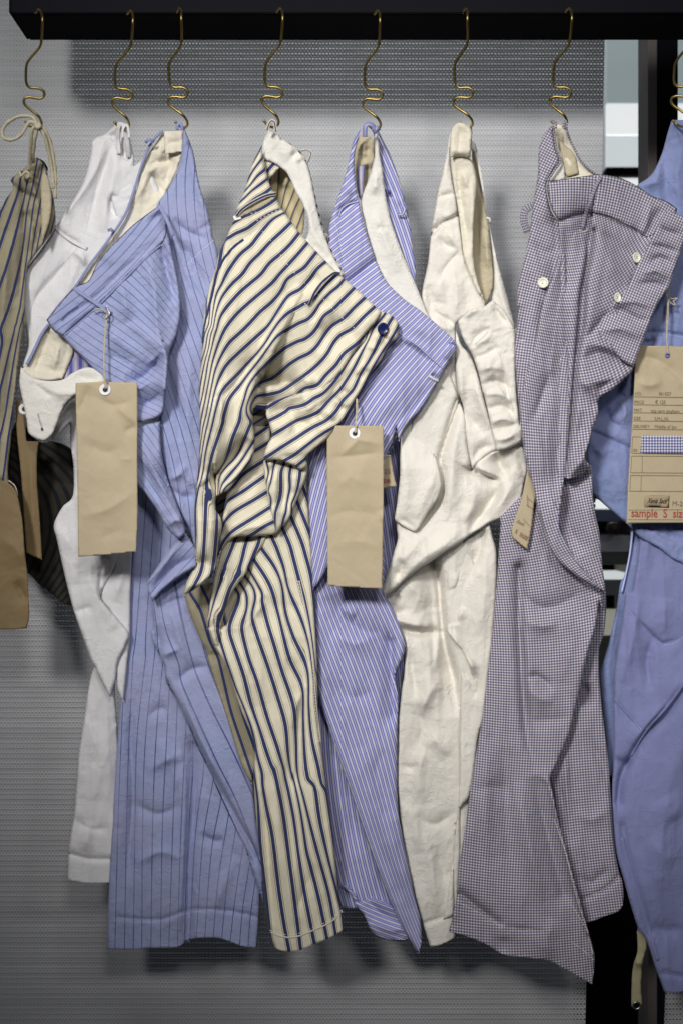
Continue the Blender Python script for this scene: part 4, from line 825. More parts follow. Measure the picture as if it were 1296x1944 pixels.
patch('front_leg', G2((430, 450), (500, 420), (640, 500), (700, 900), (700, 1200), (640, 1400), (600, 1480), (562, 1560), (570, 1590), (640, 1670), (690, 1730), (725, 1785), (700, 1850), (660, 1944)) + G3((548, 120), (524, 215), (500, 170), (478, 130), (448, 60)) + G2((520, 1944), (452, 1760), (400, 1600), (352, 1400), (320, 1250), (303, 1165), (350, 1068), (408, 1005), (412, 850), (396, 720), (392, 600), (300, 690), (275, 665), (320, 590), (370, 500)), M_white, t, d=-30, R=15, Ed=12, wr=(1.0, 18, 80, 2.2), folds=[
  fold(G2((600, 1360), (570, 1450), (560, 1570)), -7, 9, 14), fold(G2((420, 500), (400, 600), (420, 800), (430, 1000)), -5, 8), fold(G2((310, 1170), (420, 1320), (440, 1500)), 4, 18), fold(G2((310, 600), (360, 560), (410, 480)), -5, 10), fold(G2((320, 660), (380, 690)), 4, 7), fold(G2((460, 1400), (560, 1580), (640, 1760)), 3, 20), fold(G2((420, 1660), (520, 1620)), -2.5, 8), fold(G2((550, 1420), (540, 1560)), 3, 8)])
patch('side_leg', G2((620, 1340), (740, 1300), (735, 1440), (730, 1600), (728, 1785), (712, 1944), (690, 2160), (655, 2060), (640, 1800), (620, 1655), (560, 1590), (565, 1555), (600, 1470), (640, 1400)), M_white, t, d=-38, R=9, Ed=6, wr=(1.0, 14, 70, 2), folds=[fold(G2((700, 1380), (640, 1600)), 3, 12)])

# ------------------------------------------------------------------ 4. finely striped trousers
t = thing('fine_striped_trousers', 'lavender blue and white finely striped trousers with a wide cream inner waistband', 'trousers', GRP, W(712, 240, 20))
S_f = flow([(640, 400, 122), (660, 330, 118), (630, 460, 135), (670, 400, 158), (690, 430, 158), (650, 470, 155), (680, 470, 155), (700, 500, 150), (670, 510, 145), (720, 560, 138), (760, 610, 132), (800, 650, 128), (840, 660, 125), (700, 620, 130), (760, 680, 130), (810, 720, 128), (680, 700, 127), (740, 760, 128), (650, 800, 124), (700, 840, 124), (620, 900, 108), (605, 1000, 100)], 9.0, deg=4)
pf = patch('front_panel', H1((330, 165), (300, 228), (275, 330), (276, 450), (292, 570), (320, 700), (350, 800), (392, 925), (420, 990), (470, 1065), (560, 1150), (640, 1205), (740, 1290), (832, 1375), (838, 1430), (805, 1480), (760, 1560), (700, 1665), (640, 1760), (560, 1850), (520, 1944)) + H2((270, 320), (250, 400), (220, 480), (205, 560), (120, 640), (40, 700), (-20, 900), (-60, 1000), (-150, 1180), (-195, 1235), (-215, 800)) + PX((586, 900), (585, 700), (590, 560)) + H1((60, 900), (125, 830), (132, 735), (172, 600), (212, 480), (242, 370), (262, 270), (290, 215)),
  M_fine, t, d=-4, R=13, Ed=9, S=S_f, wr=(.8, 15, 150, 2), folds=[
  fold(H1((185, 690), (205, 640), (260, 605), (300, 600)), -4, 6, 4), fold(H1((250, 1045), (320, 990), (390, 930)), -6, 9, 4, p=1.3, taper='n'), fold(H1((190, 720), (200, 850), (230, 1000)), -2, 4), fold(H1((520, 1370), (620, 1440), (700, 1510)), -3, 4), fold(H1((500, 1340), (640, 1410), (720, 1480)), 2, 5),
  fold(H1((420, 1050), (500, 1180), (620, 1290), (740, 1400)), 3, 14), fold(H1((460, 1120), (560, 1240), (640, 1300)), -2, 8), fold(H1((800, 1400), (780, 1480)), 3, 6), fold(H1((700, 1560), (740, 1600)), -4, 5), fold(H1((600, 1500), (480, 1700), (360, 1860)), 3, 24), fold(H1((400, 1400), (340, 1600)), -4, 18),
  fold(H1((230, 500), (260, 560)), 2, 8), fold(H2((480, 60), (380, 200), (270, 320)), -3, 12)])
f4 = dep(pf)
strip('waistband_seam', H1((440, 1240), (520, 1330), (620, 1400), (710, 1480), (770, 1530)), 3.4, M_fine, t, f4, .4, 0, 1.3, S=.4)
strip('pocket_flap_edge', H1((185, 680), (200, 640), (240, 610), (295, 595)), 3.4, M_fine, t, f4, .8, 2, 1.3, S=.4)
strip('belt_loop', H1((690, 1572), (715, 1590), (742, 1600)), 5, M_facing, t, f4, .5, 2, 1.3, S=.4)
stitches(H1((160, 700), (190, 820), (215, 960)), M_thread, t, f4, 3, 2, .9, .8)
stitches(H1((820, 1385), (800, 1440), (700, 1530)), M_thread_d, t, f4, 3, 2, 1.0, .8)
stitches(H1((800, 1390), (825, 1385), (830, 1400)), M_thread_d, t, f4, 2, 1, 4, .9, name='buttonhole')
patch('inside_waist', H1((300, 222), (345, 226), (380, 262), (388, 330), (370, 400), (360, 500), (330, 600), (300, 580), (280, 480), (276, 330)), M_lining_dk, t, d=-30, R=6, Ed=4, wr=(1.8, 9, 90, 1.5), folds=[fold(H1((320, 250), (330, 350)), 4, 5), fold(H1((350, 290), (330, 330)), -3, 5), fold(H1((345, 380), (335, 470), (325, 590)), -8, 5), fold(H1((300, 390), (340, 385), (355, 410)), 4, 4)])
patch('inner_shirting', H1((288, 400), (330, 395), (325, 480), (320, 560), (308, 590), (292, 520)), M_fine_in, t, d=-25, R=4, Ed=3, wr=(1, 9, 90, 2))
fc4 = patch('waistband_facing', H1((395, 205), (408, 260), (412, 330), (428, 420), (440, 520), (462, 650), (492, 755), (530, 860), (575, 970), (605, 1040), (642, 1130), (676, 1215), (700, 1262), (620, 1215), (540, 1150), (465, 1080), (420, 1010), (388, 920), (352, 820), (330, 720), (310, 640), (318, 560), (348, 480), (378, 390), (386, 320), (380, 250)), M_facing, t, d=-18, R=6, Ed=4, wr=(1.1, 16, 70, 2), folds=[fold(H1((390, 760), (420, 740), (450, 760)), -2, 5), fold(H1((380, 620), (440, 800), (520, 1000)), 3, 12), fold(H1((400, 420), (380, 560)), 3, 9)])
stitches(H1((505, 820), (540, 910), (590, 1030), (640, 1150)), M_thread_g, t, dep(fc4), 2, 4, 1, .8)
patch('back_shell', H1((375, 180), (400, 190), (425, 240), (470, 330), (500, 410), (530, 500), (560, 620), (585, 740), (600, 860), (612, 960), (615, 1060), (600, 1120), (560, 1000), (480, 800), (420, 600), (400, 400), (380, 250)), M_fine, t, d=-34, R=9, Ed=7, S=flow([(715, 260, 70), (730, 320, 62), (750, 380, 68), (765, 440, 72), (780, 500, 78), (745, 420, 64), (770, 520, 74)], 9.0, deg=2), wr=(1, 12, 80, 2), folds=[fold(H1((440, 480), (500, 560), (560, 700)), -2, 5), fold(H1((480, 560), (530, 620)), 2, 6)])
strip('belt_loop', H1((538, 615), (552, 640), (540, 668), (515, 670)), 5, M_fine, t, -30, 2, 4, 1.2, S=.4)
strip('belt_loop', H1((440, 535), (462, 538), (468, 555)), 6, M_thread_d, t, -30, 2, 3, 1.2)
strip('hanging_loop', H1((330, 235), (332, 180), (348, 162), (372, 172), (385, 205)), 9, M_fine, t, 4, 2, 6, 1.2, step=2, S=.8)
strip('hanging_loop', H1((385, 215), (398, 180), (412, 200)), 7, M_fine, t, 10, 2, 6, 1.2, step=2, S=.8)
patch('back_leg', PX((690, 820), (738, 868), (768, 790), (766, 860), (756, 960), (750, 1060), (733, 1120), (727, 1150), (732, 1190), (752, 1215), (768, 1240), (772, 1262), (762, 1300), (758, 1400), (752, 1480), (740, 1540), (700, 1540), (690, 1200)), M_fine, t, d=-58, R=10, Ed=7, S=flow([(740, 900, 82), (745, 1000, 82), (735, 1100, 80), (745, 1250, 84), (745, 1400, 88)], 9, deg=2), wr=(1, 12, 90, 2), folds=[fold(PX((735, 1180), (755, 1250), (765, 1262)), -6, 7), fold(PX((750, 1230), (740, 1330)), 5, 8)])
patch('back_leg', G6((480, 60), (620, 40), (720, 500), (860, 880), (950, 1060), (930, 1130), (870, 1195), (800, 1180), (750, 1130), (715, 1062), (690, 1060), (622, 1060), (608, 1020), (590, 850), (560, 600), (530, 400)), M_fine, t, d=-44, R=8, Ed=6, S=flow([(640, 1450, 84), (660, 1550, 82), (700, 1650, 74), (670, 1690, 86), (730, 1700, 64)], 9, deg=2), wr=(1.0, 14, 85, 2), folds=[fold(G6((620, 400), (700, 800)), -4, 14)])
rl = patch('rolled_hem', G6((612, 945), (645, 950), (680, 990), (700, 1030), (760, 1010), (850, 1040), (930, 1100), (975, 1110), (960, 1170), (922, 1207), (862, 1212), (792, 1194), (752, 1153), (722, 1085), (700, 1062), (660, 990)), M_fine, t, d=-32, R=8, Ed=7, S=flow([(700, 1730, 20), (720, 1760, 28), (750, 1770, 25), (770, 1765, 5)], 8, deg=2), wr=(.8, 12, 30, 2), folds=[fold(G6((640, 960), (720, 1000), (800, 1080), (900, 1130)), -5, 9), fold(G6((760, 1120), (850, 1160), (930, 1150)), 3, 8)])
S_l = flow([(610, 1120, 76), (640, 1130, 70), (680, 1130, 62), (715, 1130, 60), (620, 1200, 80), (650, 1220, 66), (690, 1200, 58), (740, 1200, 66), (640, 1300, 74), (680, 1290, 62), (720, 1300, 68), (660, 1380, 74), (700, 1380, 72), (740, 1380, 80), (670, 1450, 68), (710, 1460, 76), (745, 1460, 84, .9), (690, 1540, 68, .9), (730, 1560, 74, .85), (720, 1620, 68, .8), (745, 1660, 72, .75), (765, 1700, 68, .7), (780, 1760, 70, .6)], 8.6, deg=4)
lf = patch('front_leg', PX((592, 1000), (603, 1320)) + G6((508, 40), (520, 90), (560, 205), (620, 385), (680, 565), (740, 745), (790, 880), (850, 1030), (905, 1150), (950, 1225), (982, 1278, 'c'), (996, 1200)) + G6((988, 1100), (962, 1000), (932, 850), (902, 700), (886, 600), (880, 450), (882, 200), (885, 60), (870, -40)) + G5((1262, 1330), (1235, 1210), (1190, 1100), (1150, 1000), (1150, 800)) + PX((700, 980), (640, 900)), M_fine, t, d=-22, R=16, Ed=12, S=S_l, wr=(.9, 18, 80, 2.4), folds=[
  fold(G5((1180, 1290), (1190, 1500), (1200, 1700)), -9, 5, 18, taper='n'), fold(G5((880, 1020), (920, 1160), (1050, 1240), (1130, 1230)), -5, 16), fold(G5((860, 1240), (980, 1300), (1100, 1260)), 4, 18), fold(G5((820, 1500), (960, 1600), (1100, 1560)), -2.5, 18), fold(G5((780, 1100), (790, 1400), (880, 1700)), 4, 12),
  fold(G6((820, 300), (780, 420), (860, 640)), -3, 16), fold(G6((840, 600), (880, 800), (950, 1060)), 3, 12), fold(G6((700, 300), (800, 640), (900, 960)), 3.5, 20), fold(G5((900, 1100), (990, 1150)), 4, 12)])
stitches(G6((872, 1204), (925, 1202), (962, 1160), (984, 1100)), M_thread, t, dep(rl), 3, 2.4, 1.1, 1.4, name='hem_stitching')
patch('shaded_fold', PX((588, 870), (620, 860), (640, 900), (640, 1100), (604, 1120), (600, 1060), (590, 970)), M_fine, t, d=-24, R=8, Ed=6, S=flow([(600, 900, 100), (605, 980, 102), (600, 1060, 100)], 9, deg=1), wr=(1, 12, 80, 2), folds=[fold(PX((604, 1000), (596, 1060)), -5, 6)])
# ------------------------------------------------------------------ 5. unbleached cream trousers
t = thing('cream_trousers', 'unbleached cream linen trousers, crumpled and twisted, with a puckered button fly', 'trousers', GRP, W(880, 240, 20))
shl = patch('back_shell', H1((812, 200), (806, 262), (806, 345), (815, 440), (832, 545), (852, 660), (862, 740), (875, 830), (885, 900), (910, 970), (950, 1060), (1000, 1160), (1000, 1200), (850, 1270), (838, 1340), (845, 1600)) + H2((620, 180), (560, 340), (500, 500), (400, 500), (360, 200), (390, 60), (330, 40)) + H1((640, 1280), (650, 1100), (680, 950), (692, 850), (700, 770), (714, 680), (738, 540), (762, 430), (786, 330), (800, 240)),
  M_ecru, t, d=-32, R=14, Ed=9, wr=(1.4, 16, 105, 1.8), folds=[
  fold(H1((705, 775), (760, 715), (858, 672)), -7, 7, 4, p=1.3, taper='n'), fold(H1((720, 740), (780, 690), (850, 655)), 4, 6), fold(H1((735, 570), (800, 556), (835, 556)), -2.5, 4), fold(H1((880, 850), (790, 950), (730, 1060)), -2.5, 5), fold(H1((780, 760), (830, 820), (860, 900)), 3, 8),
  fold(H1((820, 960), (840, 1100), (830, 1280)), 4, 10), fold(H1((860, 860), (780, 840), (740, 790)), -3, 6), fold(H1((690, 1200), (760, 1240), (830, 1290)), -3, 5), fold(H1((680, 1060), (700, 1160), (690, 1230)), -3, 8), fold(H1((760, 1000), (740, 1160)), 3, 14), fold(H1((830, 1300), (790, 1310), (690, 1260)), 3, 6)])
fs = dep(shl)
stitches(H1((740, 565), (790, 555), (834, 556)), M_thread_g, t, fs, 3, 2, .9, .8)
stitches(H1((850, 870), (790, 940), (750, 1010)), M_thread_g, t, fs, 3, 2, .9, .8)
patch('waistband_lining', H1((838, 162), (870, 155), (918, 165), (930, 200), (918, 352), (860, 342), (806, 350), (805, 262), (816, 195)), M_lining, t, d=-8, R=7, Ed=5, wr=(1.5, 11, 90, 1.6), folds=[fold(H1((806, 348), (860, 340), (915, 350)), -4, 4), fold(H1((860, 180), (855, 340)), -2, 3), fold(H1((915, 200), (905, 350)), 3, 6)])
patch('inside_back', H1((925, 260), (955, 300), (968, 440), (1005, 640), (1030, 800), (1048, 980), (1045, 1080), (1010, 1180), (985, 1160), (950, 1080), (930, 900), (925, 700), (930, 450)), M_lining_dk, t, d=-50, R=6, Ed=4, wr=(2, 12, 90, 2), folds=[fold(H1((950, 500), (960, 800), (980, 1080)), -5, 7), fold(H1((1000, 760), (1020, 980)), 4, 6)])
patch('waistband_facing', H1((810, 350), (862, 340), (912, 350), (938, 400), (952, 470), (955, 540), (946, 620), (938, 720), (935, 850), (942, 960), (962, 1050), (990, 1130), (960, 1100), (910, 990), (882, 900), (870, 800), (860, 700), (848, 620), (828, 520), (814, 430)), M_lining, t, d=-22, R=8, Ed=6, wr=(1.8, 13, 95, 1.7), folds=[fold(H1((850, 370), (860, 560), (890, 760), (900, 900)), -4, 7), fold(H1((880, 430), (900, 520)), 3, 5), fold(H1((925, 460), (930, 640), (920, 760)), 3, 7)])
rsh = patch('right_shell', H1((930, 255), (948, 275), (962, 350), (982, 450), (1003, 600), (1018, 690), (1034, 770), (1062, 900), (1110, 1075), (1150, 1225), (1166, 1300), (1150, 1330), (1100, 1280), (1042, 1160), (1050, 1080), (1050, 960), (1034, 800), (1008, 640), (968, 440), (950, 340), (915, 300)), M_ecru, t, d=-34, R=8, Ed=6, wr=(1.2, 12, 80, 2), folds=[fold(H1((960, 380), (1010, 620), (1060, 900)), -2, 4), fold(H1((1060, 1000), (1100, 1150), (1150, 1290)), 3, 6)])
strip('belt_loop', H1((1006, 686), (1026, 690), (1030, 720)), 4, M_ecru, t, -32, 2, 3, 1.2)
flb = patch('fly', H1((850, 1262), (880, 1238), (920, 1205), (990, 1185), (1042, 1148), (1090, 1190), (1130, 1240), (1165, 1315), (1172, 1420), (1172, 1560), (1180, 1700), (1195, 1850)) + H2((965, 240), (974, 330), (970, 400), (930, 430), (870, 452), (830, 458), (815, 400), (790, 280), (760, 150)) + H1((985, 1650), (965, 1560), (930, 1455), (885, 1380), (855, 1300)),
  M_ecru, t, d=lambda x, y: -10+0*x, R=13, Ed=10, wr=(2.2, 11, 160, 1.7), folds=[
  fold(H1((852, 1250), (900, 1215), (990, 1180)), 3, 6), fold(H1((930, 1390), (970, 1340), (1030, 1300)), -3, 5), fold(H1((940, 1400), (1000, 1370), (1040, 1330)), 3, 4), fold(H1((930, 1470), (1010, 1450), (1080, 1400)), -4, 6), fold(H1((960, 1540), (1060, 1520), (1120, 1560)), 4, 7),
  fold(H1((980, 1620), (1060, 1600), (1140, 1640)), -4.5, 6), fold(H1((1000, 1680), (1080, 1670), (1150, 1720)), 4, 6), fold(H1((1010, 1760), (1090, 1740), (1170, 1790)), -4.5, 6), fold(H1((1030, 1830), (1110, 1810), (1180, 1850)), 4, 6), fold(H2((800, 330), (880, 330), (960, 300)), -4, 6), fold(H2((810, 400), (880, 390), (950, 350)), 4, 6),
  fold(H1((1100, 1480), (1130, 1700), (1170, 1860)), -2, 4), fold(H1((1000, 1430), (1040, 1640)), 3, 12), fold(H1((1048, 1160), (1075, 1230), (1140, 1290)), -4, 7)])
ffl = dep(flb)
stitches(H1((1050, 1380), (1095, 1500), (1130, 1640), (1165, 1800)), M_thread_g, t, ffl, 3, 2, .9, .8)
stitches(H1((945, 1395), (985, 1362), (1020, 1322)), M_thread_g, t, ffl, 1.4, .8, 2.4, .8, name='buttonhole')
tube('loose_thread', [W(*p) for p in [(*q, -12) for q in H1((1140, 1290), (1155, 1310), (1160, 1340), (1185, 1300), (1160, 1320), (1150, 1345))]], .0006, M_twine, t, 6)
patch('inner_drape', H1((838, 1320), (870, 1400), (920, 1460), (960, 1560), (985, 1660), (1010, 1760), (1040, 1850)) + H2((800, 300), (825, 400), (832, 455), (780, 480), (730, 520), (692, 556), (668, 440), (652, 290), (640, 200), (612, 110), (600, -20)),
  M_ecru, t, d=-20, R=13, Ed=9, wr=(1.3, 14, 75, 2), folds=[fold(H2((640, 120), (680, 260), (760, 380)), -5, 12), fold(H2((700, 40), (740, 180), (790, 340)), 5, 10), fold(H2((690, 540), (740, 450), (820, 430)), -4, 9), fold(H1((860, 1500), (880, 1700), (940, 1830)), 3, 8)])
patch('pocket_bag', H2((440, 60), (450, 200), (445, 330), (470, 440), (502, 530), (524, 640), (505, 720), (450, 800), (405, 880), (378, 916), (320, 890), (266, 850), (262, 830), (275, 740), (290, 600), (292, 480), (300, 330), (320, 220), (380, 120)), M_ecru, t, d=lambda x, y: -30+20*np.clip((y-800)/90, 0, 1), R=10, Ed=9, wr=(1.2, 18, 80, 2), folds=[
  fold(H2((440, 120), (450, 330), (500, 520)), -5, 8, 16), fold(H2((300, 420), (330, 650), (320, 840)), 3, 16), fold(H2((500, 560), (440, 700), (380, 840)), 3, 14), fold(H2((270, 840), (330, 860), (378, 910)), -2, 5)])
cm = patch('front_panel', H2((450, -10), (560, 0), (618, 160), (655, 280), (665, 420), (690, 555), (760, 490), (830, 450), (930, 425), (975, 410), (990, 480), (1000, 560), (985, 640), (965, 730), (952, 778), (900, 820), (840, 845), (790, 862), (740, 895), (690, 925), (620, 975), (540, 1025), (460, 1080), (400, 1118), (330, 1170), (270, 1225), (200, 1275), (190, 1250), (218, 1150), (250, 1045), (278, 950), (272, 880), (300, 600), (380, 200)),
  M_ecru, t, d=lambda x, y: -24 + 8*np.clip((y-960)/80, 0, 1), R=15, Ed=12, wr=(1.4, 18, 110, 2), folds=[
  fold(H2((615, 180), (560, 340), (515, 500), (522, 600), (518, 700), (440, 830), (380, 920)), -8, 8, 5, p=1.3, taper='e'), fold(H2((640, 230), (600, 420), (580, 640), (600, 800)), 4, 16), fold(H2((690, 560), (780, 600), (858, 625)), -11, 6, 14, p=1.3, taper='e'), fold(H2((695, 545), (780, 580), (860, 612)), 7, 7),
  fold(H2((860, 625), (820, 700), (740, 820), (660, 940)), -7, 9, 12), fold(H2((820, 470), (860, 560), (900, 600)), -9, 14, taper='b'), fold(H2((900, 450), (980, 560), (940, 760)), -4, 12), fold(H2((930, 620), (860, 740), (780, 830)), 6, 14), fold(H2((850, 640), (800, 760), (700, 860)), -4, 8),
  fold(H2((280, 1060), (300, 1120), (260, 1180)), -4, 8), fold(H2((420, 930), (360, 1010), (250, 1120)), 5, 20), fold(H2((640, 880), (540, 980), (420, 1060), (280, 1180)), 5, 16), fold(H2((520, 560), (560, 700), (560, 860)), 3, 14), fold(H2((700, 640), (700, 760), (640, 860)), 4, 12)])
patch('shadowed_underlayer', H2((420, 40), (560, -10), (640, 240), (680, 480), (700, 700), (500, 800), (300, 780), (290, 420), (330, 200)), M_ecru, t, d=-40, R=10, Ed=6, wr=(1.2, 14, 100, 2))
ll = patch('front_leg', H2((192, 1275), (230, 1235), (300, 1180), (420, 1090), (520, 1010), (640, 960), (740, 1200), (730, 1560), (725, 1800), (650, 1944)) + G6((1182, 100), (1180, 500), (1178, 800), (1172, 960), (1168, 1100), (1160, 1185, 'c'), (1145, 1200, 'c'), (1085, 1230, 'c'), (1035, 1240), (1002, 1130), (965, 1000), (930, 850), (905, 700), (890, 560), (880, 450), (885, 200)) + H2((285, 1944), (300, 1800), (315, 1700), (320, 1550), (305, 1500), (270, 1450), (222, 1380), (200, 1310)),
  M_ecru, t, d=-34, R=15, Ed=11, wr=(1.5, 17, 100, 1.8), folds=[
  fold(H2((470, 1060), (505, 1200), (515, 1350), (540, 1550), (590, 1750), (615, 1944)), -16, 9, 24, p=1.5, taper='e'), fold(H2((450, 1100), (480, 1220), (495, 1400), (500, 1560), (480, 1700)), 7, 16, 6), fold(H2((270, 1440), (360, 1470), (480, 1466)), -7, 6, 10, p=1.3, taper='s'), fold(H2((220, 1370), (330, 1420), (470, 1445)), 5, 9),
  fold(H2((200, 1280), (240, 1270), (300, 1290)), -5, 6), fold(H2((210, 1370), (280, 1370), (330, 1330)), -3, 7), fold(H2((340, 1560), (365, 1720), (385, 1860)), -4, 9), fold(H2((320, 1180), (400, 1260), (440, 1340)), 4, 20), fold(H2((520, 1720), (440, 1850), (400, 1944)), 4, 14), fold(H2((430, 1500), (460, 1700), (420, 1900)), 3, 14),
  fold(G6((960, 70), (1000, 200), (960, 330)), -3, 12), fold(G6((900, 380), (950, 400), (980, 370)), -3, 6), fold(G6((1010, 300), (1060, 260), (1130, 330)), 3, 14), fold(G6((960, 620), (1060, 660), (1165, 590)), -2.4, 8), fold(G6((1000, 560), (980, 420), (1020, 300)), 3, 14), fold(G6((1060, 760), (1100, 900), (1160, 870)), -2.5, 14),
  fold(G6((900, 560), (960, 640), (980, 800)), 3, 14), fold(G6((1000, 1130), (1080, 1105), (1165, 1075)), -2.2, 4, taper='n'), fold(G6((1020, 700), (1050, 900), (1060, 1080)), 3.5, 16)])
lr = patch('side_leg', H2((545, 1035), (640, 975), (740, 900), (790, 862), (805, 930), (830, 1040), (830, 1250), (812, 1500), (795, 1700), (765, 1944)) + H5((190, 850), (150, 1150), (60, 1300), (60, 1800), (0, 1840), (40, 1600), (86, 1150), (92, 800), (97, 500)) + H2((700, 1760), (655, 1600), (560, 1485), (548, 1442), (560, 1400), (552, 1200)),
  M_ecru, t, d=-30, R=14, Ed=11, wr=(1.4, 17, 95, 1.9), folds=[
  fold(H2((740, 890), (740, 980), (700, 1090), (625, 1220), (605, 1330), (600, 1410)), -7, 7, 15, p=1.4, taper='s'), fold(H2((550, 1442), (600, 1425), (640, 1330)), 5, 8), fold(H2((555, 1455), (640, 1590), (700, 1670), (712, 1760)), 6, 6, 14), fold(H2((700, 1660), (715, 1750), (712, 1850)), -4, 7), fold(H2((600, 1220), (590, 1340)), -6, 8),
  fold(H2((770, 1000), (760, 1250), (740, 1500)), 4, 16), fold(H2((650, 1100), (600, 1200), (570, 1350)), 4, 10), fold(H2((660, 960), (720, 950), (780, 900)), -6, 10)])
patch('rear_leg', PX((874, 1340), (892, 1330), (912, 1290), (940, 1300), (915, 1440), (900, 1560), (880, 1700), (868, 1778, 'c'), (858, 1782, 'c'), (850, 1700), (870, 1500)), M_ecru, t, d=-40, R=9, Ed=7, wr=(1.2, 15, 90, 2), folds=[fold(PX((905, 1340), (900, 1450), (890, 1560)), -3, 8)])
stitches(G6((1002, 1135), (1080, 1110), (1168, 1080)), M_thread_g, t, dep(ll), 3, 2, 1, .8, name='hem_stitching')

# ------------------------------------------------------------------ 6. gingham trousers
t = thing('gingham_trousers', 'small check plum and navy gingham trousers with shell buttons beside the cream pair', 'trousers', GRP, W(1060, 240, 20))
def ging(ctrl, per=5.1, deg=2):
    return dict(S=flow(ctrl, per, deg), T=flow(ctrl, per, deg, along=True))
gb = patch('back_shell', H3((482, 778), (492, 850), (503, 920), (528, 1000), (490, 1060), (450, 1125), (445, 1180), (460, 1260), (480, 1320), (530, 1400), (560, 1560)) + PX((1075, 560), (1080, 800), (1060, 960), (1030, 1000)) + H4((300, 1260), (260, 1080), (238, 900), (222, 740), (205, 560), (196, 420), (196, 330), (208, 200), (222, 80)) + H3((262, 1900), (272, 1750), (300, 1640), (335, 1480), (352, 1340), (370, 1220), (392, 1080), (396, 950), (415, 870), (440, 820)),
  M_ging, t, d=2, R=16, Ed=11, wr=(1.0, 16, 80, 2), **ging([(1035, 280, 125), (1030, 320, 122), (1020, 370, 112), (1025, 420, 100), (1010, 470, 106), (1020, 550, 104), (1000, 640, 102), (1030, 650, 96), (1010, 750, 95), (1000, 900, 90), (1030, 900, 88)]), folds=[
  fold(H3((500, 1380), (510, 1500), (490, 1700), (490, 1900)) + H4((400, 100), (400, 500), (340, 810)), -5, 8, 14, p=1.5, taper='n'), fold(H3((400, 1000), (440, 1200), (420, 1400)), 3, 14), fold(H3((350, 1500), (420, 1560), (500, 1560)), -2, 9), fold(H4((250, 60), (240, 250), (220, 400)), -3, 6), fold(H4((380, 300), (330, 560), (310, 800)), 4, 10)])
fgb = dep(gb)
strip('belt_loop', H3((368, 1275), (315, 1305), (305, 1370), (330, 1445)), 13, M_ging, t, -4, 0, 4, 1.4, S=.9)
patch('waistband_lining', H3((478, 775), (520, 772), (562, 778), (580, 850), (612, 920), (650, 990), (700, 1045), (770, 1095), (700, 1110), (560, 1125), (452, 1128), (490, 1060), (528, 1000), (505, 920), (494, 850)), M_lining, t, d=-10, R=5, Ed=3, wr=(2, 10, 90, 1.6), folds=[fold(H3((520, 800), (530, 880), (550, 960)), -5, 6), fold(H3((570, 830), (590, 940), (640, 1060)), -4, 7), fold(H3((550, 980), (590, 1000), (600, 1060)), 4, 6)])
patch('inner_waistband', H3((452, 1128), (480, 1080), (532, 1002), (556, 1030), (560, 1118)), M_facing, t, d=-3, R=4, Ed=2, wr=(1, 9, 90, 2))
patch('inside_back', H3((520, 860), (560, 900), (620, 960), (650, 1080), (570, 1100), (548, 1010)), M_lining_dk, t, d=-7, R=4, Ed=3, wr=(1.6, 8, 90, 2))
strip('waist_edge', H3((565, 775), (585, 850), (618, 920), (655, 990), (705, 1045), (775, 1095)), 4, M_ging, t, -8, 1, 0, 3, S=.4)
strip('waist_edge', H3((488, 775), (497, 850), (507, 920), (532, 1000), (495, 1060), (452, 1125)), 4, M_ging, t, 4, 1, 0, 3, S=.4)
for x in (492, 558): strip('hanging_loop', H3((x, 800), (x-4, 765), (x+6, 750), (x+14, 765), (x+12, 800)), 4, M_ging, t, 18, 0, 2, 1, step=2, S=.4)
gl = patch('rear_leg', PX((1000, 900), (1080, 900), (1130, 1000), (1148, 1124)) + H5((878, 60), (880, 150), (868, 290), (842, 380), (845, 560), (868, 780), (892, 980), (905, 1180), (918, 1380), (940, 1540), (968, 1640), (972, 1740, 'c'), (945, 1790, 'c'), (880, 1815, 'c'), (775, 1855), (740, 1750), (640, 1400), (580, 1080), (500, 1040)) , M_ging, t, d=-32, R=14, Ed=9, wr=(1, 16, 90, 2), **ging([(1150, 1300, 88), (1145, 1450, 90), (1150, 1600, 88), (1110, 1500, 84), (1130, 1650, 80), (1160, 1680, 82)]), folds=[
  fold(H5((765, 560), (780, 620), (765, 700)), -9, 8), fold(H5((660, 900), (670, 1200), (690, 1400)), 4, 6), fold(H5((600, 1050), (650, 1250), (660, 1440)), -6, 14), fold(H5((760, 820), (860, 1000), (900, 1200)), -3, 12), fold(H5((720, 1260), (800, 1300), (900, 1240)), 2.4, 12), fold(H5((740, 1735), (880, 1670), (968, 1590)), -2.5, 4, taper='n'), fold(H5((720, 1600), (800, 1640), (900, 1560)), -3, 9)])
stitches(H5((740, 1728), (870, 1668), (960, 1590)), M_thread, t, dep(gl), 3, 2, 1.1, .9, name='hem_stitching')
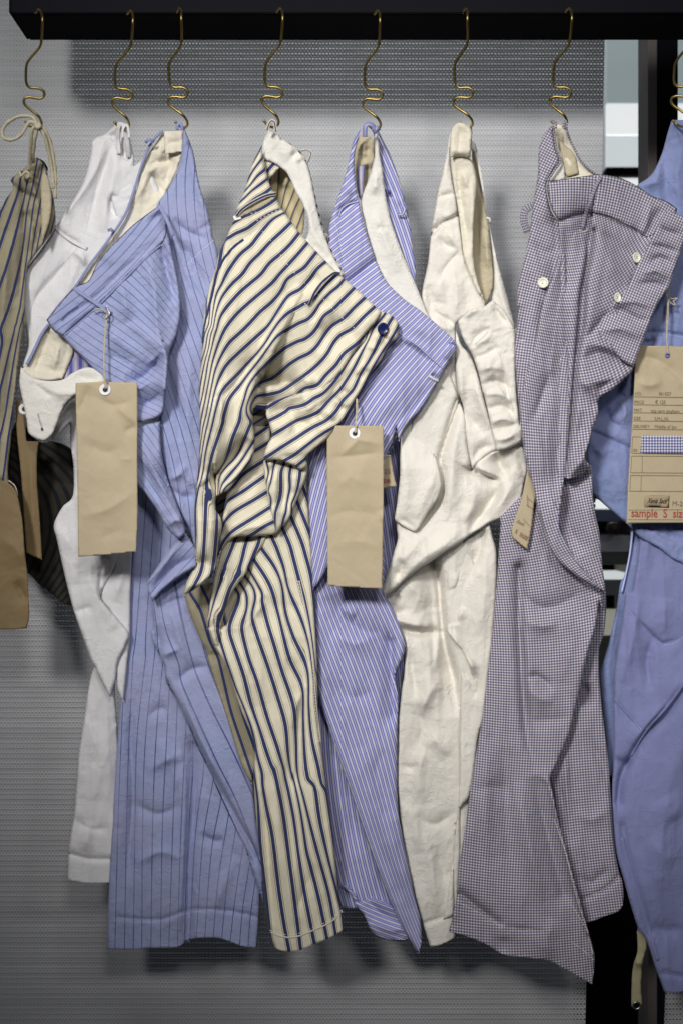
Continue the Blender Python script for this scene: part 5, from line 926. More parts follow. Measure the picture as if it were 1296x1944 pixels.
glf = patch('front_leg', PX((950, 980), (1030, 900), (1100, 960), (1128, 1100)) + H4((745, 1915), (775, 1900)) + H5((870, 40), (860, 150), (840, 120), (822, 250), (790, 380), (760, 520), (722, 660), (690, 800), (655, 900), (612, 1000), (578, 1072), (590, 1150), (620, 1300), (660, 1450), (700, 1600), (740, 1740), (775, 1870)) + H6((800, 960), (817, 1035), (815, 1110, 'c'), (803, 1190, 'c'), (740, 1155, 'c'), (700, 1130, 'c'), (640, 1100, 'c'), (570, 1063, 'c'), (440, 1045, 'c'), (330, 1030, 'c'), (260, 990, 'c'), (190, 955, 'c'), (110, 925, 'c'), (30, 908), (50, 830), (78, 690), (85, 560)) + H5((110, 1400), (150, 1120), (185, 900), (212, 740), (240, 500), (268, 250), (290, 0), (300, -150), (310, -300)),
  M_ging, t, d=lambda x, y: -10+0*x, R=15, Ed=10, wr=(1.0, 18, 90, 2.2), **ging([(950, 1100, 90), (1000, 1100, 89), (950, 1300, 93), (1000, 1300, 90), (1050, 1250, 87), (1100, 1200, 80), (1080, 1350, 92), (930, 1500, 96), (990, 1500, 93), (1030, 1480, 94), (920, 1650, 98), (980, 1650, 93), (1040, 1650, 88), (900, 1740, 97), (960, 1750, 92), (1060, 1780, 86), (1090, 1700, 83), (1080, 1120, 72), (1020, 1050, 70)], deg=3), folds=[
  fold(H5((408, -60), (412, 300), (430, 600), (455, 860), (500, 1040)), -9, 12, 8, p=1.5, taper='e'), fold(H5((440, 60), (450, 400), (480, 760)), 4, 14), fold(H5((420, 60), (500, 140), (600, 150), (760, 60)), -5, 12), fold(H5((440, 220), (520, 250), (620, 240)), 4, 12), fold(H5((440, 540), (500, 520), (560, 560), (590, 610)), -4, 6), fold(H5((460, 580), (520, 640), (600, 660)), 3.5, 14),
  fold(H5((470, 760), (560, 760), (690, 740)), -2.5, 14), fold(H5((840, 60), (825, 220), (760, 420), (700, 640)), 5, 12), fold(H5((600, 120), (700, 300), (640, 560)), 4, 24), fold(H5((505, 1050), (570, 1100), (600, 1200), (660, 1440), (720, 1680), (790, 1900)), 9, 16, 5, p=1.4, taper='s'),
  fold(H5((490, 1060), (520, 1200), (570, 1400), (650, 1700)), -7, 16, 12, taper='s'), fold(H5((240, 860), (230, 1200), (240, 1500)), 4, 18), fold(H5((330, 900), (340, 1300), (400, 1700)), -4, 20), fold(H5((150, 1150), (260, 1120), (380, 1140)), -2, 14), fold(H5((400, 1100), (460, 1400), (540, 1740)), 5, 18),
  fold(H6((76, 696), (130, 735), (200, 790), (280, 850), (330, 872)), -9, 8, 3.5, p=1.3, taper='e'), fold(H6((40, 860), (60, 760), (80, 700)), 3, 9), fold(H6((330, 880), (440, 895), (550, 905)), -2, 4), fold(H6((570, 1060), (560, 950), (600, 840)), 4, 14), fold(H6((320, 1030), (330, 930)), -3, 14)])
fgl = dep(glf)
stitches(H6((95, 755), (180, 795), (270, 855), (330, 880), (440, 890), (550, 905)), M_thread, t, fgl, 3, 2.2, 1.0, .9, name='hem_stitching')
stitches(H6((600, 300), (660, 480), (720, 720), (770, 880), (810, 1030)), M_thread, t, fgl, 3.5, 1.2, 1.3, 1.0, name='inseam_stitching')
stitches(H6((690, 960), (760, 1010), (815, 1060)), M_thread, t, fgl, 3, 2.2, 1.1, .9, name='hem_stitching')
stitches(H6((700, 770), (730, 820), (765, 880)), M_thread, t, fgl, 4, 2.2, 1.3, .9)
patch('hanging_pocket', H4((505, 1180), (540, 1195), (620, 1170), (690, 1110), (702, 1200), (704, 1300), (722, 1440), (748, 1560), (765, 1750), (788, 1944), (750, 1925), (640, 1800), (540, 1700), (480, 1500), (470, 1300)), M_ging, t, d=2, R=9, Ed=6, wr=(.9, 14, 90, 2), **ging([(1090, 930, 78), (1100, 1000, 80), (1120, 1050, 72), (1130, 1100, 70)]), folds=[fold(H4((520, 1210), (600, 1230), (700, 1160)), -6, 12), fold(H4((520, 1300), (540, 1500), (640, 1700)), -6, 14), fold(H4((640, 1260), (680, 1500), (740, 1750)), 4, 14)])
GM = ging([(1075, 430, 84, .8), (1110, 450, 88), (1085, 500, 88, .8), (1095, 600, 90), (1150, 450, 60), (1180, 480, 55), (1130, 540, 62), (1160, 560, 58), (1120, 650, 66), (1090, 800, 90), (1070, 900, 86), (1050, 1000, 70), (1120, 750, 84), (1170, 700, 40), (1100, 700, 88), (1020, 850, 88)], deg=4)
gm = patch('front_panel', H3((449, 1130), (560, 1112), (700, 1092), (792, 1084), (900, 1104), (1000, 1150), (1100, 1215), (1200, 1255), (1258, 1298), (1240, 1350), (1190, 1370), (1150, 1450), (1060, 1640), (960, 1800), (900, 1944)) + H4((830, 60), (960, 240), (970, 470), (900, 560), (820, 630), (745, 680), (738, 780), (700, 890), (672, 985), (652, 1070), (690, 1118), (660, 1165), (600, 1195), (545, 1205), (512, 1195), (500, 1300), (484, 1440), (490, 1530), (540, 1640), (620, 1770), (746, 1918), (700, 1900), (600, 1840), (480, 1740), (420, 1640), (360, 1440), (320, 1280), (280, 1120), (250, 950), (228, 800), (250, 600), (330, 300)) + H3((420, 1900), (520, 1600), (515, 1372), (478, 1300), (452, 1200)),
  M_ging, t, d=lambda x, y: 20-34*np.clip((x-1085)/130, 0, 1)*np.clip((800-y)/120, 0, 1), R=13, Ed=9, wr=(1.1, 16, 100, 2), **GM, folds=[
  fold(H3((520, 1380), (600, 1345), (700, 1325), (800, 1350), (900, 1400), (1000, 1440), (1050, 1470)), -3.5, 5, 7, taper='n'), fold(H3((690, 1440), (680, 1600), (640, 1800)) + H4((610, 100), (570, 500), (545, 900), (500, 1200), (470, 1500)), 5, 22, 9, p=1.3, taper='e'),
  fold(H3((725, 1440), (705, 1600), (680, 1750)) + H4((630, 200), (590, 420), (570, 700), (540, 960), (510, 1180)), -20, 6, 42, p=1.4, taper='n'), fold(H3((730, 1430), (840, 1600), (900, 1780)), 3, 16), fold(H3((760, 1440), (860, 1500), (1000, 1640)), -4, 12), fold(H3((560, 1400), (570, 1600), (550, 1900)), -5, 16, 20),
  fold(H4((600, 330), (700, 240), (820, 100)), -5, 8), fold(H4((600, 440), (740, 380), (900, 440), (970, 470)), -6, 12), fold(H4((590, 560), (700, 570), (860, 540), (968, 474)), 7, 12), fold(H4((740, 680), (760, 600), (900, 520)), -5, 8), fold(H4((620, 560), (700, 620), (740, 700)), 5, 12), fold(H4((730, 250), (840, 260), (930, 330)), -4, 8), fold(H4((700, 320), (800, 340), (900, 400)), 4, 8),
  fold(H4((690, 1100), (640, 1170), (540, 1195)), -6, 10, 12), fold(H4((700, 900), (640, 1060), (560, 1180)), 6, 12), fold(H4((640, 760), (600, 960), (540, 1160)), -5, 12), fold(H4((430, 500), (360, 700), (310, 830)), -4, 7), fold(H4((440, 600), (420, 1000), (440, 1400), (560, 1700)), 5, 24), fold(H3((1060, 1480), (1100, 1400), (1150, 1290)), -5, 7), fold(H3((1100, 1240), (1060, 1400), (1010, 1500)), 2.5, 4), fold(H4((380, 1240), (360, 1000), (300, 840)), 3, 12)])
fgm = dep(gm)
_pl, _ = catmull(H3((690, 1425), (700, 1560), (680, 1700), (655, 1840)) + H4((612, 130), (596, 330), (576, 560), (562, 780), (545, 960), (522, 1150), (506, 1280), (488, 1420)), 8)
pleat = patch('pleat', [(*p, ) for p in H3((690, 1425), (700, 1560), (680, 1700), (655, 1840)) + H4((612, 130), (596, 330), (576, 560), (562, 780), (545, 960), (522, 1150), (506, 1280))] + [(*H4((488, 1420))[0], 'c')]
  + [(*p, 'c') for p in H4((430, 1300), (390, 1000), (400, 700), (430, 400), (470, 100)) + H3((560, 1700), (590, 1540), (620, 1440))],
  M_ging, t, d=lambda x, y, q_=fgm: q_(x, y) + .7 + 10*np.exp(-(seg_dist(x, y, _pl)/30)**2)*np.clip((y-430)/60, .15, 1)*np.clip((985-y)/70, .1, 1), R=26, Ed=20, wr=(.01, 20, 90, 2), thick=1, **GM)
fgp = dep(pleat)
wbg = patch('waistband', H3((449, 1130), (560, 1112), (700, 1092), (792, 1084), (900, 1104), (1000, 1150), (1100, 1215), (1200, 1255), (1258, 1298), (1240, 1350), (1190, 1365), (1140, 1440), (1062, 1478), (1000, 1430), (900, 1378), (800, 1338), (700, 1322), (600, 1345), (530, 1372), (500, 1340), (470, 1260), (452, 1190)), M_ging, t,
  d=lambda x, y, q_=fgm: q_(x, y) + 1.8, R=3, Ed=1.5, thick=1, wr=None, **ging([(1050, 370, -4), (1100, 368, -3), (1160, 375, 12), (1200, 395, 24), (1240, 400, 30), (1060, 400, 0)]))
strip('belt_loop', H3((790, 1088), (750, 1160), (715, 1260), (685, 1340), (668, 1420)), 7, M_ging, t, fgm, 1.5, 5, 1.6, S=.6)
stitches(H3((655, 1430), (680, 1440), (705, 1425)), M_thread, t, fgm, 2, 1, 1.6, 1.4, name='bartack')
stitches(H3((700, 1330), (860, 1365), (1000, 1430)), M_thread_g, t, fgm, 3, 2.4, .9, .8)
stitches(H4((505, 1210), (492, 1340), (478, 1440), (484, 1540), (540, 1660), (640, 1790), (742, 1912)), M_thread_b, t, lambda x, y: fgm(x-2.5, y+1.5), 3, 2, 1.0, .8)
gfy = patch('fly', H3((1185, 1310), (1240, 1325), (1296, 1345), (1320, 1370), (1300, 1500), (1270, 1590), (1238, 1690), (1212, 1770)) + H4((1130, 60), (1090, 150), (1045, 270), (1000, 390), (972, 470), (900, 430), (780, 300), (730, 230), (800, 80)) + H3((900, 1850), (960, 1760), (1000, 1660), (1060, 1560), (1120, 1440), (1160, 1360)),
  M_ging, t, d=lambda x, y: 2 + 6*np.clip((500-y)/80, 0, 1), R=10, Ed=7, wr=(.9, 13, 160, 1.6), **ging([(1260, 430, 20), (1230, 450, 24), (1240, 500, 25), (1200, 540, 28), (1180, 600, 22), (1150, 660, 20), (1220, 600, 22), (1190, 680, 20)]), folds=[
  fold(H3((1080, 1520), (1180, 1540), (1275, 1570)), -4, 5), fold(H3((1130, 1400), (1200, 1440), (1290, 1460)), -3, 6), fold(H3((1080, 1640), (1150, 1600), (1230, 1640)), -4, 6), fold(H3((1040, 1700), (1130, 1680), (1200, 1730)), 4, 6), fold(H3((1010, 1760), (1100, 1760), (1200, 1780)), -4, 6), fold(H4((760, 150), (880, 100), (1000, 160), (1080, 160)), -4, 7), fold(H4((750, 230), (900, 220), (1020, 280)), 4, 8), fold(H4((820, 60), (960, 40), (1100, 80)), 3, 6)])
fgf = dep(gfy)
stitches(H3((1105, 1330), (1090, 1370), (1130, 1330), (1140, 1300)), M_thread_b, t, fgm, 2, 1, 2.4, 1.2, name='buttonhole')
def at1(f, x, y): return float(f(np.array([x], float), np.array([y], float))[0])
b1 = H3((1005, 1602))[0]; disc('button', b1[0], b1[1], at1(fgm, *b1)+5, 10.5, M_shell, t, 4, (.5, .1), 3.4, M_hole, .82)
b2 = H3((424, 1758))[0]; disc('button', b2[0], b2[1], at1(fgb, *b2)+2, 10.5, M_shell, t, 4, (-.2, .1), 3.0, M_hole, .95)
b3 = H3((890, 1850))[0]; disc('button', b3[0]-1, b3[1], at1(fgm, *b3)+6, 10, M_shell, t, 4, (.5, .1), 3.0, M_hole, .7)
stitches(H3((455, 1765), (475, 1778), (486, 1785)), M_thread, t, fgb, 2, .6, 3.0, 1.2, name='button_thread')
stitches(H4((225, 300), (255, 300)), M_thread, t, fgb, 2, 1, 2.0, 1.2, name='bartack')

# ------------------------------------------------------------------ 7. plain blue trousers at the right edge
t = thing('plain_blue_trousers', 'plain chambray blue trousers at the right edge, half hidden behind the gingham pair', 'trousers', GRP, W(1290, 236, 20))
zu = patch('front_panel', H3((1222, 750), (1260, 745), (1330, 760), (1420, 900)) + PX((1370, 500), (1370, 1100), (1330, 1110)) + H4((1296, 1765), (1230, 1732), (1130, 1655), (1020, 1595), (930, 1502), (860, 1442), (757, 1352), (700, 1292), (668, 1065), (676, 960), (690, 860), (670, 790), (640, 690), (640, 560), (720, 300), (860, 0)) + H3((1050, 1300), (1008, 1150), (1100, 1082), (1160, 960), (1200, 820)),
  M_cham, t, d=-40, R=14, Ed=10, wr=(1.8, 15, 60, 1.6), folds=[
  fold(H3((1150, 1000), (1130, 1130), (1010, 1160)), 4, 12), fold(H3((1240, 800), (1180, 1000), (1200, 1300)), -3, 14), fold(H3((1290, 900), (1260, 1100), (1296, 1280)), 4, 14), fold(H7((560, 230), (640, 250), (700, 200)), -5, 7), fold(H7((600, 150), (750, 150), (953, 180)), -3, 4, 8, taper='n'), fold(H7((330, 700), (300, 860), (170, 960)), -4, 9),
  fold(H7((380, 760), (420, 900), (340, 1000)), 4, 9), fold(H7((240, 840), (290, 980), (380, 1010)), -4, 6), fold(H7((130, 1070), (260, 1130), (460, 1220)), -3.5, 3.5, 7, taper='n'), fold(H7((100, 1110), (160, 1230), (240, 1300)), 4, 9), fold(H7((420, 620), (350, 700), (440, 780)), -4, 8), fold(H7((200, 1400), (320, 1560), (300, 1720)), 3, 18),
  fold(H4((930, 1500), (1060, 1530), (1240, 1660)), 4, 14), fold(H4((1000, 1500), (1150, 1560), (1296, 1600)), -4, 10)])
fz = dep(zu)
stitches(H7((590, 165), (750, 165), (953, 195)), M_thread_b, t, fz, 3, 2, .9, .8)
zl = patch('rear_leg', H4((955, 1480), (1060, 1500), (1150, 1650), (1150, 1944)) + PX((1260, 1300), (1230, 1450), (1190, 1520)) + H5((918, 1068), (892, 1062), (884, 900), (862, 700), (850, 560), (850, 490), (890, 350), (930, 180), (955, 20)) + H4((905, 1850), (938, 1700)), M_cham, t, d=-66, R=9, Ed=6, wr=(1, 14, 90, 2), folds=[fold(H5((960, 60), (900, 400), (900, 700)), 3, 8)])
strip('selvedge', H4((965, 1540), (945, 1700), (915, 1850), (893, 1944)), 3.5, M_thread_b, t, -60, 0, 0, 2)
zf = patch('front_leg', H4((1010, 1540), (1000, 1700), (960, 1944)) + H5((985, 60), (960, 250), (925, 480), (920, 620), (918, 800), (920, 960), (912, 1100), (908, 1250), (925, 1440), (968, 1600), (1010, 1750), (1052, 1880)) + H6((1100, 960), (1145, 1100), (1175, 1180), (1192, 1230, 'c'), (1250, 1237, 'c'), (1300, 1228, 'c')) + PX((1330, 1880), (1370, 1700), (1370, 1050), (1290, 1000)),
  M_twill, t, d=-46, R=16, Ed=12, wr=(1.1, 18, 90, 2), folds=[
  fold(H5((1296, 590), (1200, 720), (1090, 830), (1010, 960), (960, 1060), (940, 1200)), -7, 10, 5, p=1.4, taper='n'), fold(H5((1200, 660), (1100, 780), (1020, 900)), 5, 12), fold(H5((1000, 170), (1090, 270), (1180, 350), (1290, 320)), -4, 5, 7), fold(H5((925, 650), (980, 730), (1070, 822)), -3, 4), fold(H5((1060, 80), (1020, 330), (960, 560)), 4, 12),
  fold(H5((1130, 300), (1100, 450), (1120, 600)), -4, 10), fold(H5((1200, 100), (1180, 300)), 3, 16), fold(H5((930, 960), (980, 1000), (1010, 960)), -4, 7), fold(H5((1296, 600), (1296, 900), (1200, 1200), (1180, 1600)), 7, 60, taper='n'), fold(H5((970, 1330), (1000, 1500), (1060, 1700), (1120, 1900)), -3, 6, 8, taper='n'), fold(H5((1100, 1400), (1200, 1500), (1290, 1480)), 3, 26), fold(H6((1195, 1130), (1296, 1150)), -2.5, 4, taper='n'),
  fold(H5((1180, 1180), (1260, 1300)), 3, 20), fold(H6((1130, 860), (1200, 900), (1296, 880)), -3, 18)])
ffz = dep(zf)
strip('side_seam', H5((1296, 560), (1200, 690), (1110, 790), (1060, 860), (1010, 950)), 8, M_twill, t, ffz, .4, 0, 1.2)
for dx in (0, 14): stitches(H5((1296-dx, 575+dx), (1200-dx, 700+dx), (1100-dx, 800+dx)), M_thread_b, t, ffz, 3, 2, .8, .9 if not dx else 1.4)
strip('side_seam', H6((965, 400), (1000, 540), (1050, 700), (1100, 860), (1160, 1060)), 7, M_twill, t, ffz, .4, 0, 1.3)
stitches(H5((1000, 165), (1090, 262), (1180, 345), (1240, 345), (1296, 310)), M_thread_b, t, ffz, 3, 2, .8, .8)
stitches(H5((925, 642), (1000, 730), (1072, 812)), M_thread_b, t, ffz, 3, 2, .8, .8)
stitches(H6((1190, 1120), (1296, 1142)), M_thread_b, t, ffz, 3, 2, .8, .8, name='hem_stitching')
patch('inner_hem', H6((1052, 840), (1100, 880), (1120, 950), (1048, 915)), M_twill, t, d=-60, R=4, Ed=3, wr=None)
tape = patch('hem_tape', H6((1045, 900), (1102, 930), (1098, 1000), (1080, 1060), (1072, 1140), (1070, 1230), (1074, 1300), (1062, 1322), (1030, 1324), (1016, 1305), (1016, 1220), (1020, 1130), (1030, 1070), (1048, 1010)), M_tape, t, d=-58, R=4, Ed=2, wr=(.8, 14, 0, 1), thick=1.5, folds=[fold(H6((1035, 1060), (1075, 1090)), 4, 6)])
c = H6((1043, 1302))[0]
for r_, mm, hh in ((8.5, M_steel, 2.4), (4.6, M_black, 3.0)): disc('eyelet', c[0], c[1], -57, r_, mm, tape, 0, thick=hh)

# ------------------------------------------------------------------ 8. gathered striped trousers at the left edge
t = thing('drawstring_trousers', 'olive and navy striped trousers gathered on a knotted cotton drawstring, cut by the left edge', 'trousers', GRP, W(75, 300, 20))
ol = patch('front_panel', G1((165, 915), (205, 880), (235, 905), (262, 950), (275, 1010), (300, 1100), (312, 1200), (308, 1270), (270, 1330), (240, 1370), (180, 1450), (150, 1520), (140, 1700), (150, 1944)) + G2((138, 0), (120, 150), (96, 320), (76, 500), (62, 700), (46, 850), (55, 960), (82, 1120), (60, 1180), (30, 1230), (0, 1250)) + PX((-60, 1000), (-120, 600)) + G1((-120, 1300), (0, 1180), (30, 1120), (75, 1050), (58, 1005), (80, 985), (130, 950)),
  M_tick_shaded, t, d=-14, R=16, Ed=10, wr=(1.5, 14, 95, 2.4), S=tps([
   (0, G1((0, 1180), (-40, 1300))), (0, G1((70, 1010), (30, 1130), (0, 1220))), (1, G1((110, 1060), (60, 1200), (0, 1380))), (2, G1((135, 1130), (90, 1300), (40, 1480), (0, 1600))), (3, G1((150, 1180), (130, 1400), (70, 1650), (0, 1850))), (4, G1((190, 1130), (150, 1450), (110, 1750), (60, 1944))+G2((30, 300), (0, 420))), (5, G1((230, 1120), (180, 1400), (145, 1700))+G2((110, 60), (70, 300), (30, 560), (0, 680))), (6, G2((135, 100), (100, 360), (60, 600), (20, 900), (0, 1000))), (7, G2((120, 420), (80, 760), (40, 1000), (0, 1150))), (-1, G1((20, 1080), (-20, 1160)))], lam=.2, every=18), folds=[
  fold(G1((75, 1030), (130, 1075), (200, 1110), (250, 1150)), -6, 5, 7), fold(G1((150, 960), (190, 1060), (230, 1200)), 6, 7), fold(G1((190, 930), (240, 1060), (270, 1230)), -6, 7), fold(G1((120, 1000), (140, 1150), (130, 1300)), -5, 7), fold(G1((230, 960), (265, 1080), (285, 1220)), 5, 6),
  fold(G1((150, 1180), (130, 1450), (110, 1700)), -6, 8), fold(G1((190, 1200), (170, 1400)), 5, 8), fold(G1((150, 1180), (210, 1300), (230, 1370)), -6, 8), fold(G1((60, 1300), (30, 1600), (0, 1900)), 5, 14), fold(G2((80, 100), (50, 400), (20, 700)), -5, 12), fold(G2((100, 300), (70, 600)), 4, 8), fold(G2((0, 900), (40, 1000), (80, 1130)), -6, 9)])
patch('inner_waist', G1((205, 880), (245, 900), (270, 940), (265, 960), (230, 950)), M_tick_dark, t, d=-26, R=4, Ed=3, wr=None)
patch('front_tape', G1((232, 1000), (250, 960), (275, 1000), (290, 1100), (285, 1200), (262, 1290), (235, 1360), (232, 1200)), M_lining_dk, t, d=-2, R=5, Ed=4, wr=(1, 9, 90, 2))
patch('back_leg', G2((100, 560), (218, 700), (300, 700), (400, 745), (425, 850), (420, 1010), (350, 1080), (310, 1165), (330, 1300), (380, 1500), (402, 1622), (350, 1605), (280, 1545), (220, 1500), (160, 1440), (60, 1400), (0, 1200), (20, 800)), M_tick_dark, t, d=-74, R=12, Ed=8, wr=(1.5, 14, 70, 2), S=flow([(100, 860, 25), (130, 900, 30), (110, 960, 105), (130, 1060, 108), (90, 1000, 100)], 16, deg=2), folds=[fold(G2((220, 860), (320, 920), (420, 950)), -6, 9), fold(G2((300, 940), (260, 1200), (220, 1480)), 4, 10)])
# ------------------------------------------------------------------ cords, strings and paper tags
cord = thing('drawstring', 'pale cotton cord tied in a bow over the leftmost hook', 'cord', at=W(70, 236, 30))
def cpts(pts, ds): return [W(p[0], p[1], dd) for p, dd in zip(pts, ds)]
def cordt(name, pts, d, mat=None, r=.0021, par=None, sides=8):
    n = len(pts); ds = d if isinstance(d, (list, tuple)) else [d]*n
    return tube(name, cpts(pts, ds), r, mat or M_cord, par or cord, sides, .003, twist=1.3)
cordt('bow_loop', G1((212, 702), (190, 662), (150, 648), (95, 655), (45, 685), (16, 725), (18, 765), (50, 782), (95, 772), (130, 740), (152, 700), (170, 680), (195, 690), (212, 706)), [30, 32, 30, 28, 26, 24, 24, 26, 28, 30, 32, 33, 32, 30])
cordt('cord_end', G1((208, 704), (182, 720), (176, 780), (170, 850), (166, 910), (168, 950)), [34, 34, 26, 14, 4, -2])
cordt('cord_end', G1((212, 710), (200, 760), (192, 820), (186, 870), (190, 905)), [34, 30, 20, 10, 0])
cordt('cord_end', G1((214, 706), (240, 740), (262, 800), (280, 880), (294, 960), (300, 1030), (304, 1054)), [34, 32, 26, 18, 12, 10, 8])
cordt('cord_end', G1((218, 702), (255, 730), (284, 800), (300, 880), (310, 960), (312, 1040), (310, 1110)), [32, 30, 22, 16, 10, 8, 6])
cordt('knot', G1((200, 700), (212, 712), (224, 704), (214, 696), (202, 706)), [36, 38, 36, 33, 35], r=.0026)
cordt('gather_knot', G1((110, 950), (120, 985), (145, 960), (165, 975), (150, 1000)), [2, 4, 5, 4, 2], r=.0018)

def paper_tag(label, corners, d, mat, hole, ring=True, string=(), sd=(), crinkle=1.0, folds=(), group='kraft paper swing tags'):
    o = thing('paper_tag', label, 'tag', group, W(hole[0], hole[1], d(np.array([hole[0]]), np.array([hole[1]]))[0] if callable(d) else d))
    out = [(*p[:2], 'c') for p in corners]
    pp = patch('paper', out, mat, o, d=d, R=3, Ed=0, wr=(.5*crinkle, 26, 30, 1.5), thick=.6, folds=[(lambda x, y, g_=g_: .5*g_(x, y)) for g_ in folds], h=3.2)
    fz_ = dep(pp); dz = at1(fz_, *hole)
    if ring: disc('reinforcement_ring', hole[0], hole[1], dz+.2, 10.8, M_ring, o, 0, thick=1.0)
    if ring is not None: disc('punched_hole', hole[0], hole[1], dz+.9, 4.4 if ring else 5.0, M_hole if ring else simple('blue_seen_through_hole', (.14, .16, .38), .8), o, 0, thick=.5)
    if string:
        ds = list(sd)
        tube('string', cpts(string, ds), .0007, M_twine, o, 6, .003, twist=2)
        tube('string', cpts([(x+1.6+.8*math.sin(i*2.2), y) for i, (x, y) in enumerate(string)], ds), .0006, M_twine, o, 6, .003, twist=2)
    return o, pp
o1, p1_ = paper_tag('blank kraft tag with a white ring, hanging over the pinstripe trousers', PX((144, 727), (200, 725), (261, 726), (261.5, 800), (261, 880), (262, 960), (261, 1000), (259, 1047), (205, 1053), (149, 1057), (148, 960), (147, 880), (145, 800)), lambda x, y: 26 + (y-890)*.02 + 0*x, M_kraft, (200, 740), True,
   [(203, 594), (200, 620), (198, 660), (197, 700), (199, 722), (200, 738)], [20, 24, 26, 28, 30, 30], 1.0, [
   fold(G2((430, 540), (470, 480), (500, 390)), -3.2, 10), fold(G2((640, 490), (760, 600)), 2.6, 7), fold(G2((690, 648), (770, 615)), -3.0, 8), fold(G2((450, 1120), (600, 1080), (760, 980)), 2.8, 13), fold(G2((660, 800), (740, 802)), 1.2, 3), fold(G2((450, 700), (600, 760), (700, 720)), -2.4, 16), fold(G2((560, 1250), (700, 1180)), -1.6, 12), fold(G2((520, 440), (640, 500), (740, 470)), -2.4, 8)])
cordt('safety_pin', [(200, 583), (208, 592), (206, 602), (200, 606), (196, 598)], [22, 24, 24, 22, 22], M_steel, .0007, o1, 6)
tube('string', cpts([(203, 594), (195, 588), (185, 586), (178, 592)], [22, 22, 21, 19]), .0008, M_twine, o1, 6, .003)
o2, _ = paper_tag('blank kraft tag with a white ring, hanging between the bold and the fine stripes', PX((621, 808), (672, 808), (728, 809), (728, 900), (727, 1000), (725, 1118), (670, 1115), (622, 1112), (621, 1000), (620, 900)), lambda x, y: 20 + 0*x + (y-960)*.015, M_kraft, (673, 823), True,
   [(676, 757), (676, 780), (675, 800), (673, 822)], [14, 18, 22, 24], 1.0, [fold(G5((900, 260), (1000, 160), (1140, 190)), 2.4, 8), fold(G5((840, 260), (980, 250), (1130, 230)), -2.2, 8), fold(G5((830, 590), (960, 560), (1140, 590)), -1.4, 12), fold(G5((1130, 560), (1140, 620)), 2.4, 6), fold(G5((850, 740), (1000, 730), (1130, 760)), 1.4, 14), fold(G5((880, 420), (960, 370), (1060, 420)), 1.8, 14)])
def text(parent, body, x, y, size_px, d, mat, name='printed_text', rot=0.0, shear=0.0, xs=1.0, bold=0.0):
    cu = bpy.data.curves.new(name, 'FONT'); cu.body = body; cu.size = size_px*KPX*1.35; cu.shear = shear; cu.extrude = .00005; cu.resolution_u = 3; cu.offset = bold
    tmp = bpy.data.objects.new(name, cu); COL.objects.link(tmp); bpy.context.view_layer.update()
    me = bpy.data.meshes.new_from_object(tmp.evaluated_get(bpy.context.evaluated_depsgraph_get())); bpy.data.objects.remove(tmp)
    me.materials.clear(); me.materials.append(mat)
    o = bpy.data.objects.new(name, me); COL.objects.link(o); o.parent = parent
    o.location = Vector(W(x, y, d)) - parent_loc(parent); o.rotation_euler = (math.radians(90), math.radians(rot), 0); o.scale = (xs, 1, 1)
    return o
def rule(parent, x0, y0, x1, y1, d, w=.9, mat=None, name='ruled_line'):
    l = math.hypot(x1-x0, y1-y0); nx, ny = -(y1-y0)/l*w/2, (x1-x0)/l*w/2
    zz = d if callable(d) else (lambda a, b: d)
    P = [W(x0+nx, y0+ny, zz(x0, y0)), W(x1+nx, y1+ny, zz(x1, y1)), W(x1-nx, y1-ny, zz(x1, y1)), W(x0-nx, y0-ny, zz(x0, y0))]
    return rawmesh(name, P, [(0, 1, 2, 3)], mat or M_print, parent, False)
# printed sample tag on the right
dz3 = -18
o3, p3_ = paper_tag('large printed kraft sample tag with a gingham swatch, cut by the right edge', PX((1206, 656), (1266, 657), (1330, 658), (1330, 800), (1328, 993), (1250, 993), (1188, 994), (1192, 900), (1199, 800), (1203, 720)), lambda x, y: dz3+0*x, M_kraft, (1266, 674), False,
   [(1267, 568), (1265, 600), (1264, 640), (1266, 672)], [-20, -18, -16, -15], .25, [fold(H7((500, 420), (620, 380), (760, 440), (953, 600)), -5, 12), fold(H7((530, 600), (640, 640), (760, 600)), 4, 9), fold(H7((700, 400), (860, 560), (940, 660)), 2, 8)])
tz = dz3 + .9
X7 = lambda x, y: H7((x, y))[0]
for (a, b, s_) in (((505, 728), 'NO.', 7), ((725, 730), '861027', 7.6), ((500, 806), 'PRICE', 7), ((692, 808), '€ 125', 8), ((497, 880), 'MAT.', 7), ((652, 888), 'top yarn gingham', 7.6), ((493, 956), 'SIZE', 7), ((685, 960), 'S,M,L,XL', 7.4), ((490, 1030), 'DELIVERY', 7), ((685, 1034), 'Middle of Jan', 7.8), ((484, 1252), '/59', 6.6)):
    x, y = X7(*a); text(o3, b, x, y, s_*.9, tz, M_print, rot=1.2, xs=.86)
for yy, xx in ((744, 498), (817, 494), (891, 491), (966, 488), (1043, 484)):
    x, y = X7(xx, yy); rule(o3, x, y, 1326, y+1.5, tz)
def box7(x0, y0, y1, xr=1322, x0b=None):
    x0b = x0 if x0b is None else x0b
    a = X7(x0, y0); b = X7(x0b, y1); rule(o3, a[0], a[1], xr, a[1]+.8, tz, .8); rule(o3, b[0], b[1], xr, b[1]+.8, tz, .8); rule(o3, a[0], a[1], b[0], b[1], tz, .8)
box7(484, 1114, 1265, x0b=476); box7(475, 1291, 1445, x0b=466); box7(466, 1470, 1615, x0b=458)
a, b = X7(574, 1293), X7(572, 1446); rule(o3, *a, *b, tz, .8); a, b = X7(566, 1472), X7(560, 1616); rule(o3, *a, *b, tz, .8)
a, b = X7(446, 1790), X7(442, 1878); rule(o3, a[0], a[1], 1326, a[1]-1, tz, .6); rule(o3, b[0], b[1], 1326, b[1]+.5, tz, .6)
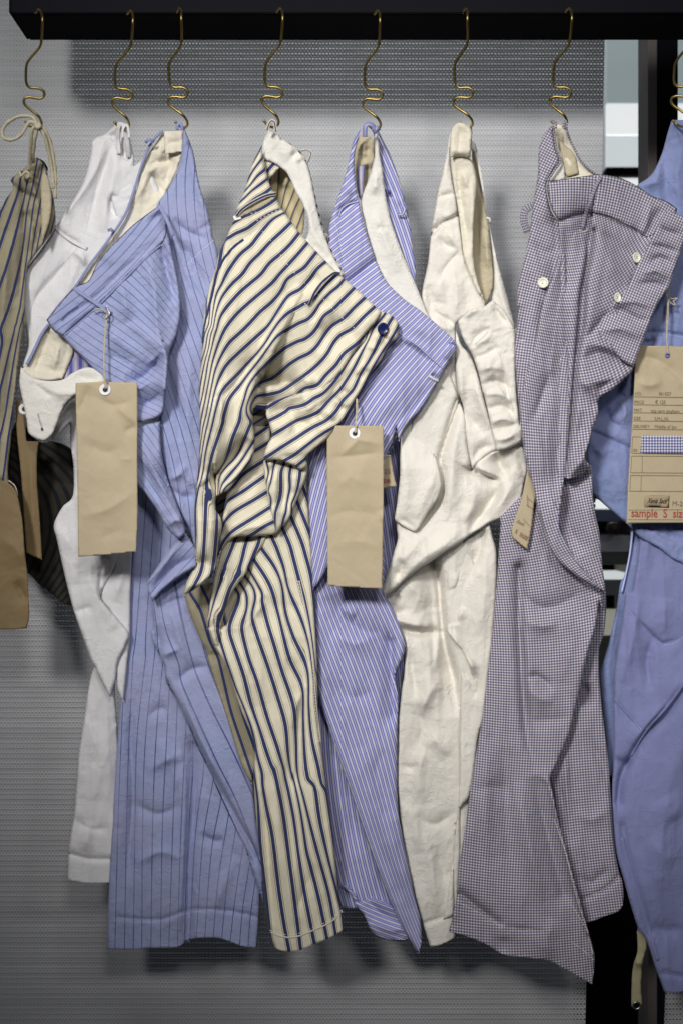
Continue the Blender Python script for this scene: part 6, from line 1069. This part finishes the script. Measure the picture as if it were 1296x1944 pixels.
sw = patch('fabric_swatch', [(*p[:2], 'c') for p in H7((568, 1104), (760, 1106), (1100, 1112), (1100, 1274), (760, 1272), (556, 1268))], cloth('swatch_gingham', (.82, .80, .82), gingham=((.16, .18, .42), (.16, .18, .42)), crease=.1), o3, d=dz3+1.2, R=3, Ed=0, wr=None, thick=.6, h=5, S=lambda x, y: x/5.4, T=lambda x, y: y/5.4)
patch('stuck_label', [(*p[:2], 'c') for p in H7((596, 1650), (826, 1656), (820, 1768), (588, 1762))], M_label, o3, d=dz3+1.0, R=3, Ed=0, wr=None, thick=.4, h=6)
x, y = X7(618, 1726); text(o3, 'Xenia Sack', x, y, 10, tz+.5, simple('black_ink', (.012, .012, .012), .6), rot=1, shear=.55, xs=.62, bold=.00015)
x, y = X7(848, 1748); text(o3, 'M-25', x, y, 9.5, tz, simple('pencil', (.18, .16, .12), .7), rot=4)
x, y = X7(470, 1852); text(o3, 'sample  S  size', x, y, 17, tz, M_red, rot=.8, xs=.80, bold=.00015)
# three further tags half hidden
o4, _ = paper_tag('printed kraft tag seen edge on between the cream and the gingham trousers', PX((1000, 893), (1016, 930), (1012, 960), (1008, 1000), (1000, 1043), (985, 1032), (970, 1014), (976, 985), (988, 950)), lambda x, y: 1 + (1010-x)*-.0, M_kraft, (1003, 905), None, (), (), .4)
for (p, q) in (((1000, 945), (1012, 955)), ((998, 958), (1011, 966)), ((992, 985), (1004, 998)), ((1000, 940), (1001, 962))): rule(o4, *p, *q, 2.6, .9)
text(o4, 'S  SIZE', 975, 1010, 7.5, 2.8, simple('faded_red_print', (.22, .07, .05), .7), rot=34)
text(o4, 'Sack', 978, 990, 6.5, 2.8, M_print, rot=30, shear=.4)
o5, _ = paper_tag('small printed corner of a kraft tag behind the blank tag, reading ize', PX((690, 860), (741, 864), (747, 900), (752, 923), (720, 928), (690, 930)), lambda x, y: -4+0*x, M_kraft, (700, 880), False, (), (), .3)
text(o5, 'size', 717, 918, 12, -2.6, M_red, rot=-6); text(o5, 'M-25', 716, 900, 9, -2.6, M_print, rot=-4)
rule(o5, 700, 872, 741, 866, -2.6, .8); rule(o5, 741, 866, 744, 884, -2.6, .8)
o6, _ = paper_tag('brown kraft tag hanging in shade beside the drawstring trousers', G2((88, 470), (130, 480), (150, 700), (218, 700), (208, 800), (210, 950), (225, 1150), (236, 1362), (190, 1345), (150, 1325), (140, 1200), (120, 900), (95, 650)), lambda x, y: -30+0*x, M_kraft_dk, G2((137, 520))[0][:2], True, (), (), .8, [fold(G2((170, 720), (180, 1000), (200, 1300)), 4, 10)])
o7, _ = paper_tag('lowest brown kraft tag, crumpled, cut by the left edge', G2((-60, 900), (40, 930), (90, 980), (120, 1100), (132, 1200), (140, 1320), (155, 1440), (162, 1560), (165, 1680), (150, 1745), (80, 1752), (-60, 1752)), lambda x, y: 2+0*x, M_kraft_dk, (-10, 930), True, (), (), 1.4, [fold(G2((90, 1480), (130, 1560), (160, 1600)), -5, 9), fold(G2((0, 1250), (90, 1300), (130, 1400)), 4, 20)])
tube('string', cpts(G2((50, 920), (85, 950), (98, 1000), (92, 1030)), [-8, -8, -8, -8]), .0009, M_twine, o7, 6)
tw = tube('string_tie', cpts([(1267, 540), (1264, 560), (1272, 575), (1282, 580), (1277, 572), (1285, 566), (1270, 566), (1268, 545)], [-22]*8), .0008, M_twine, o3, 6)
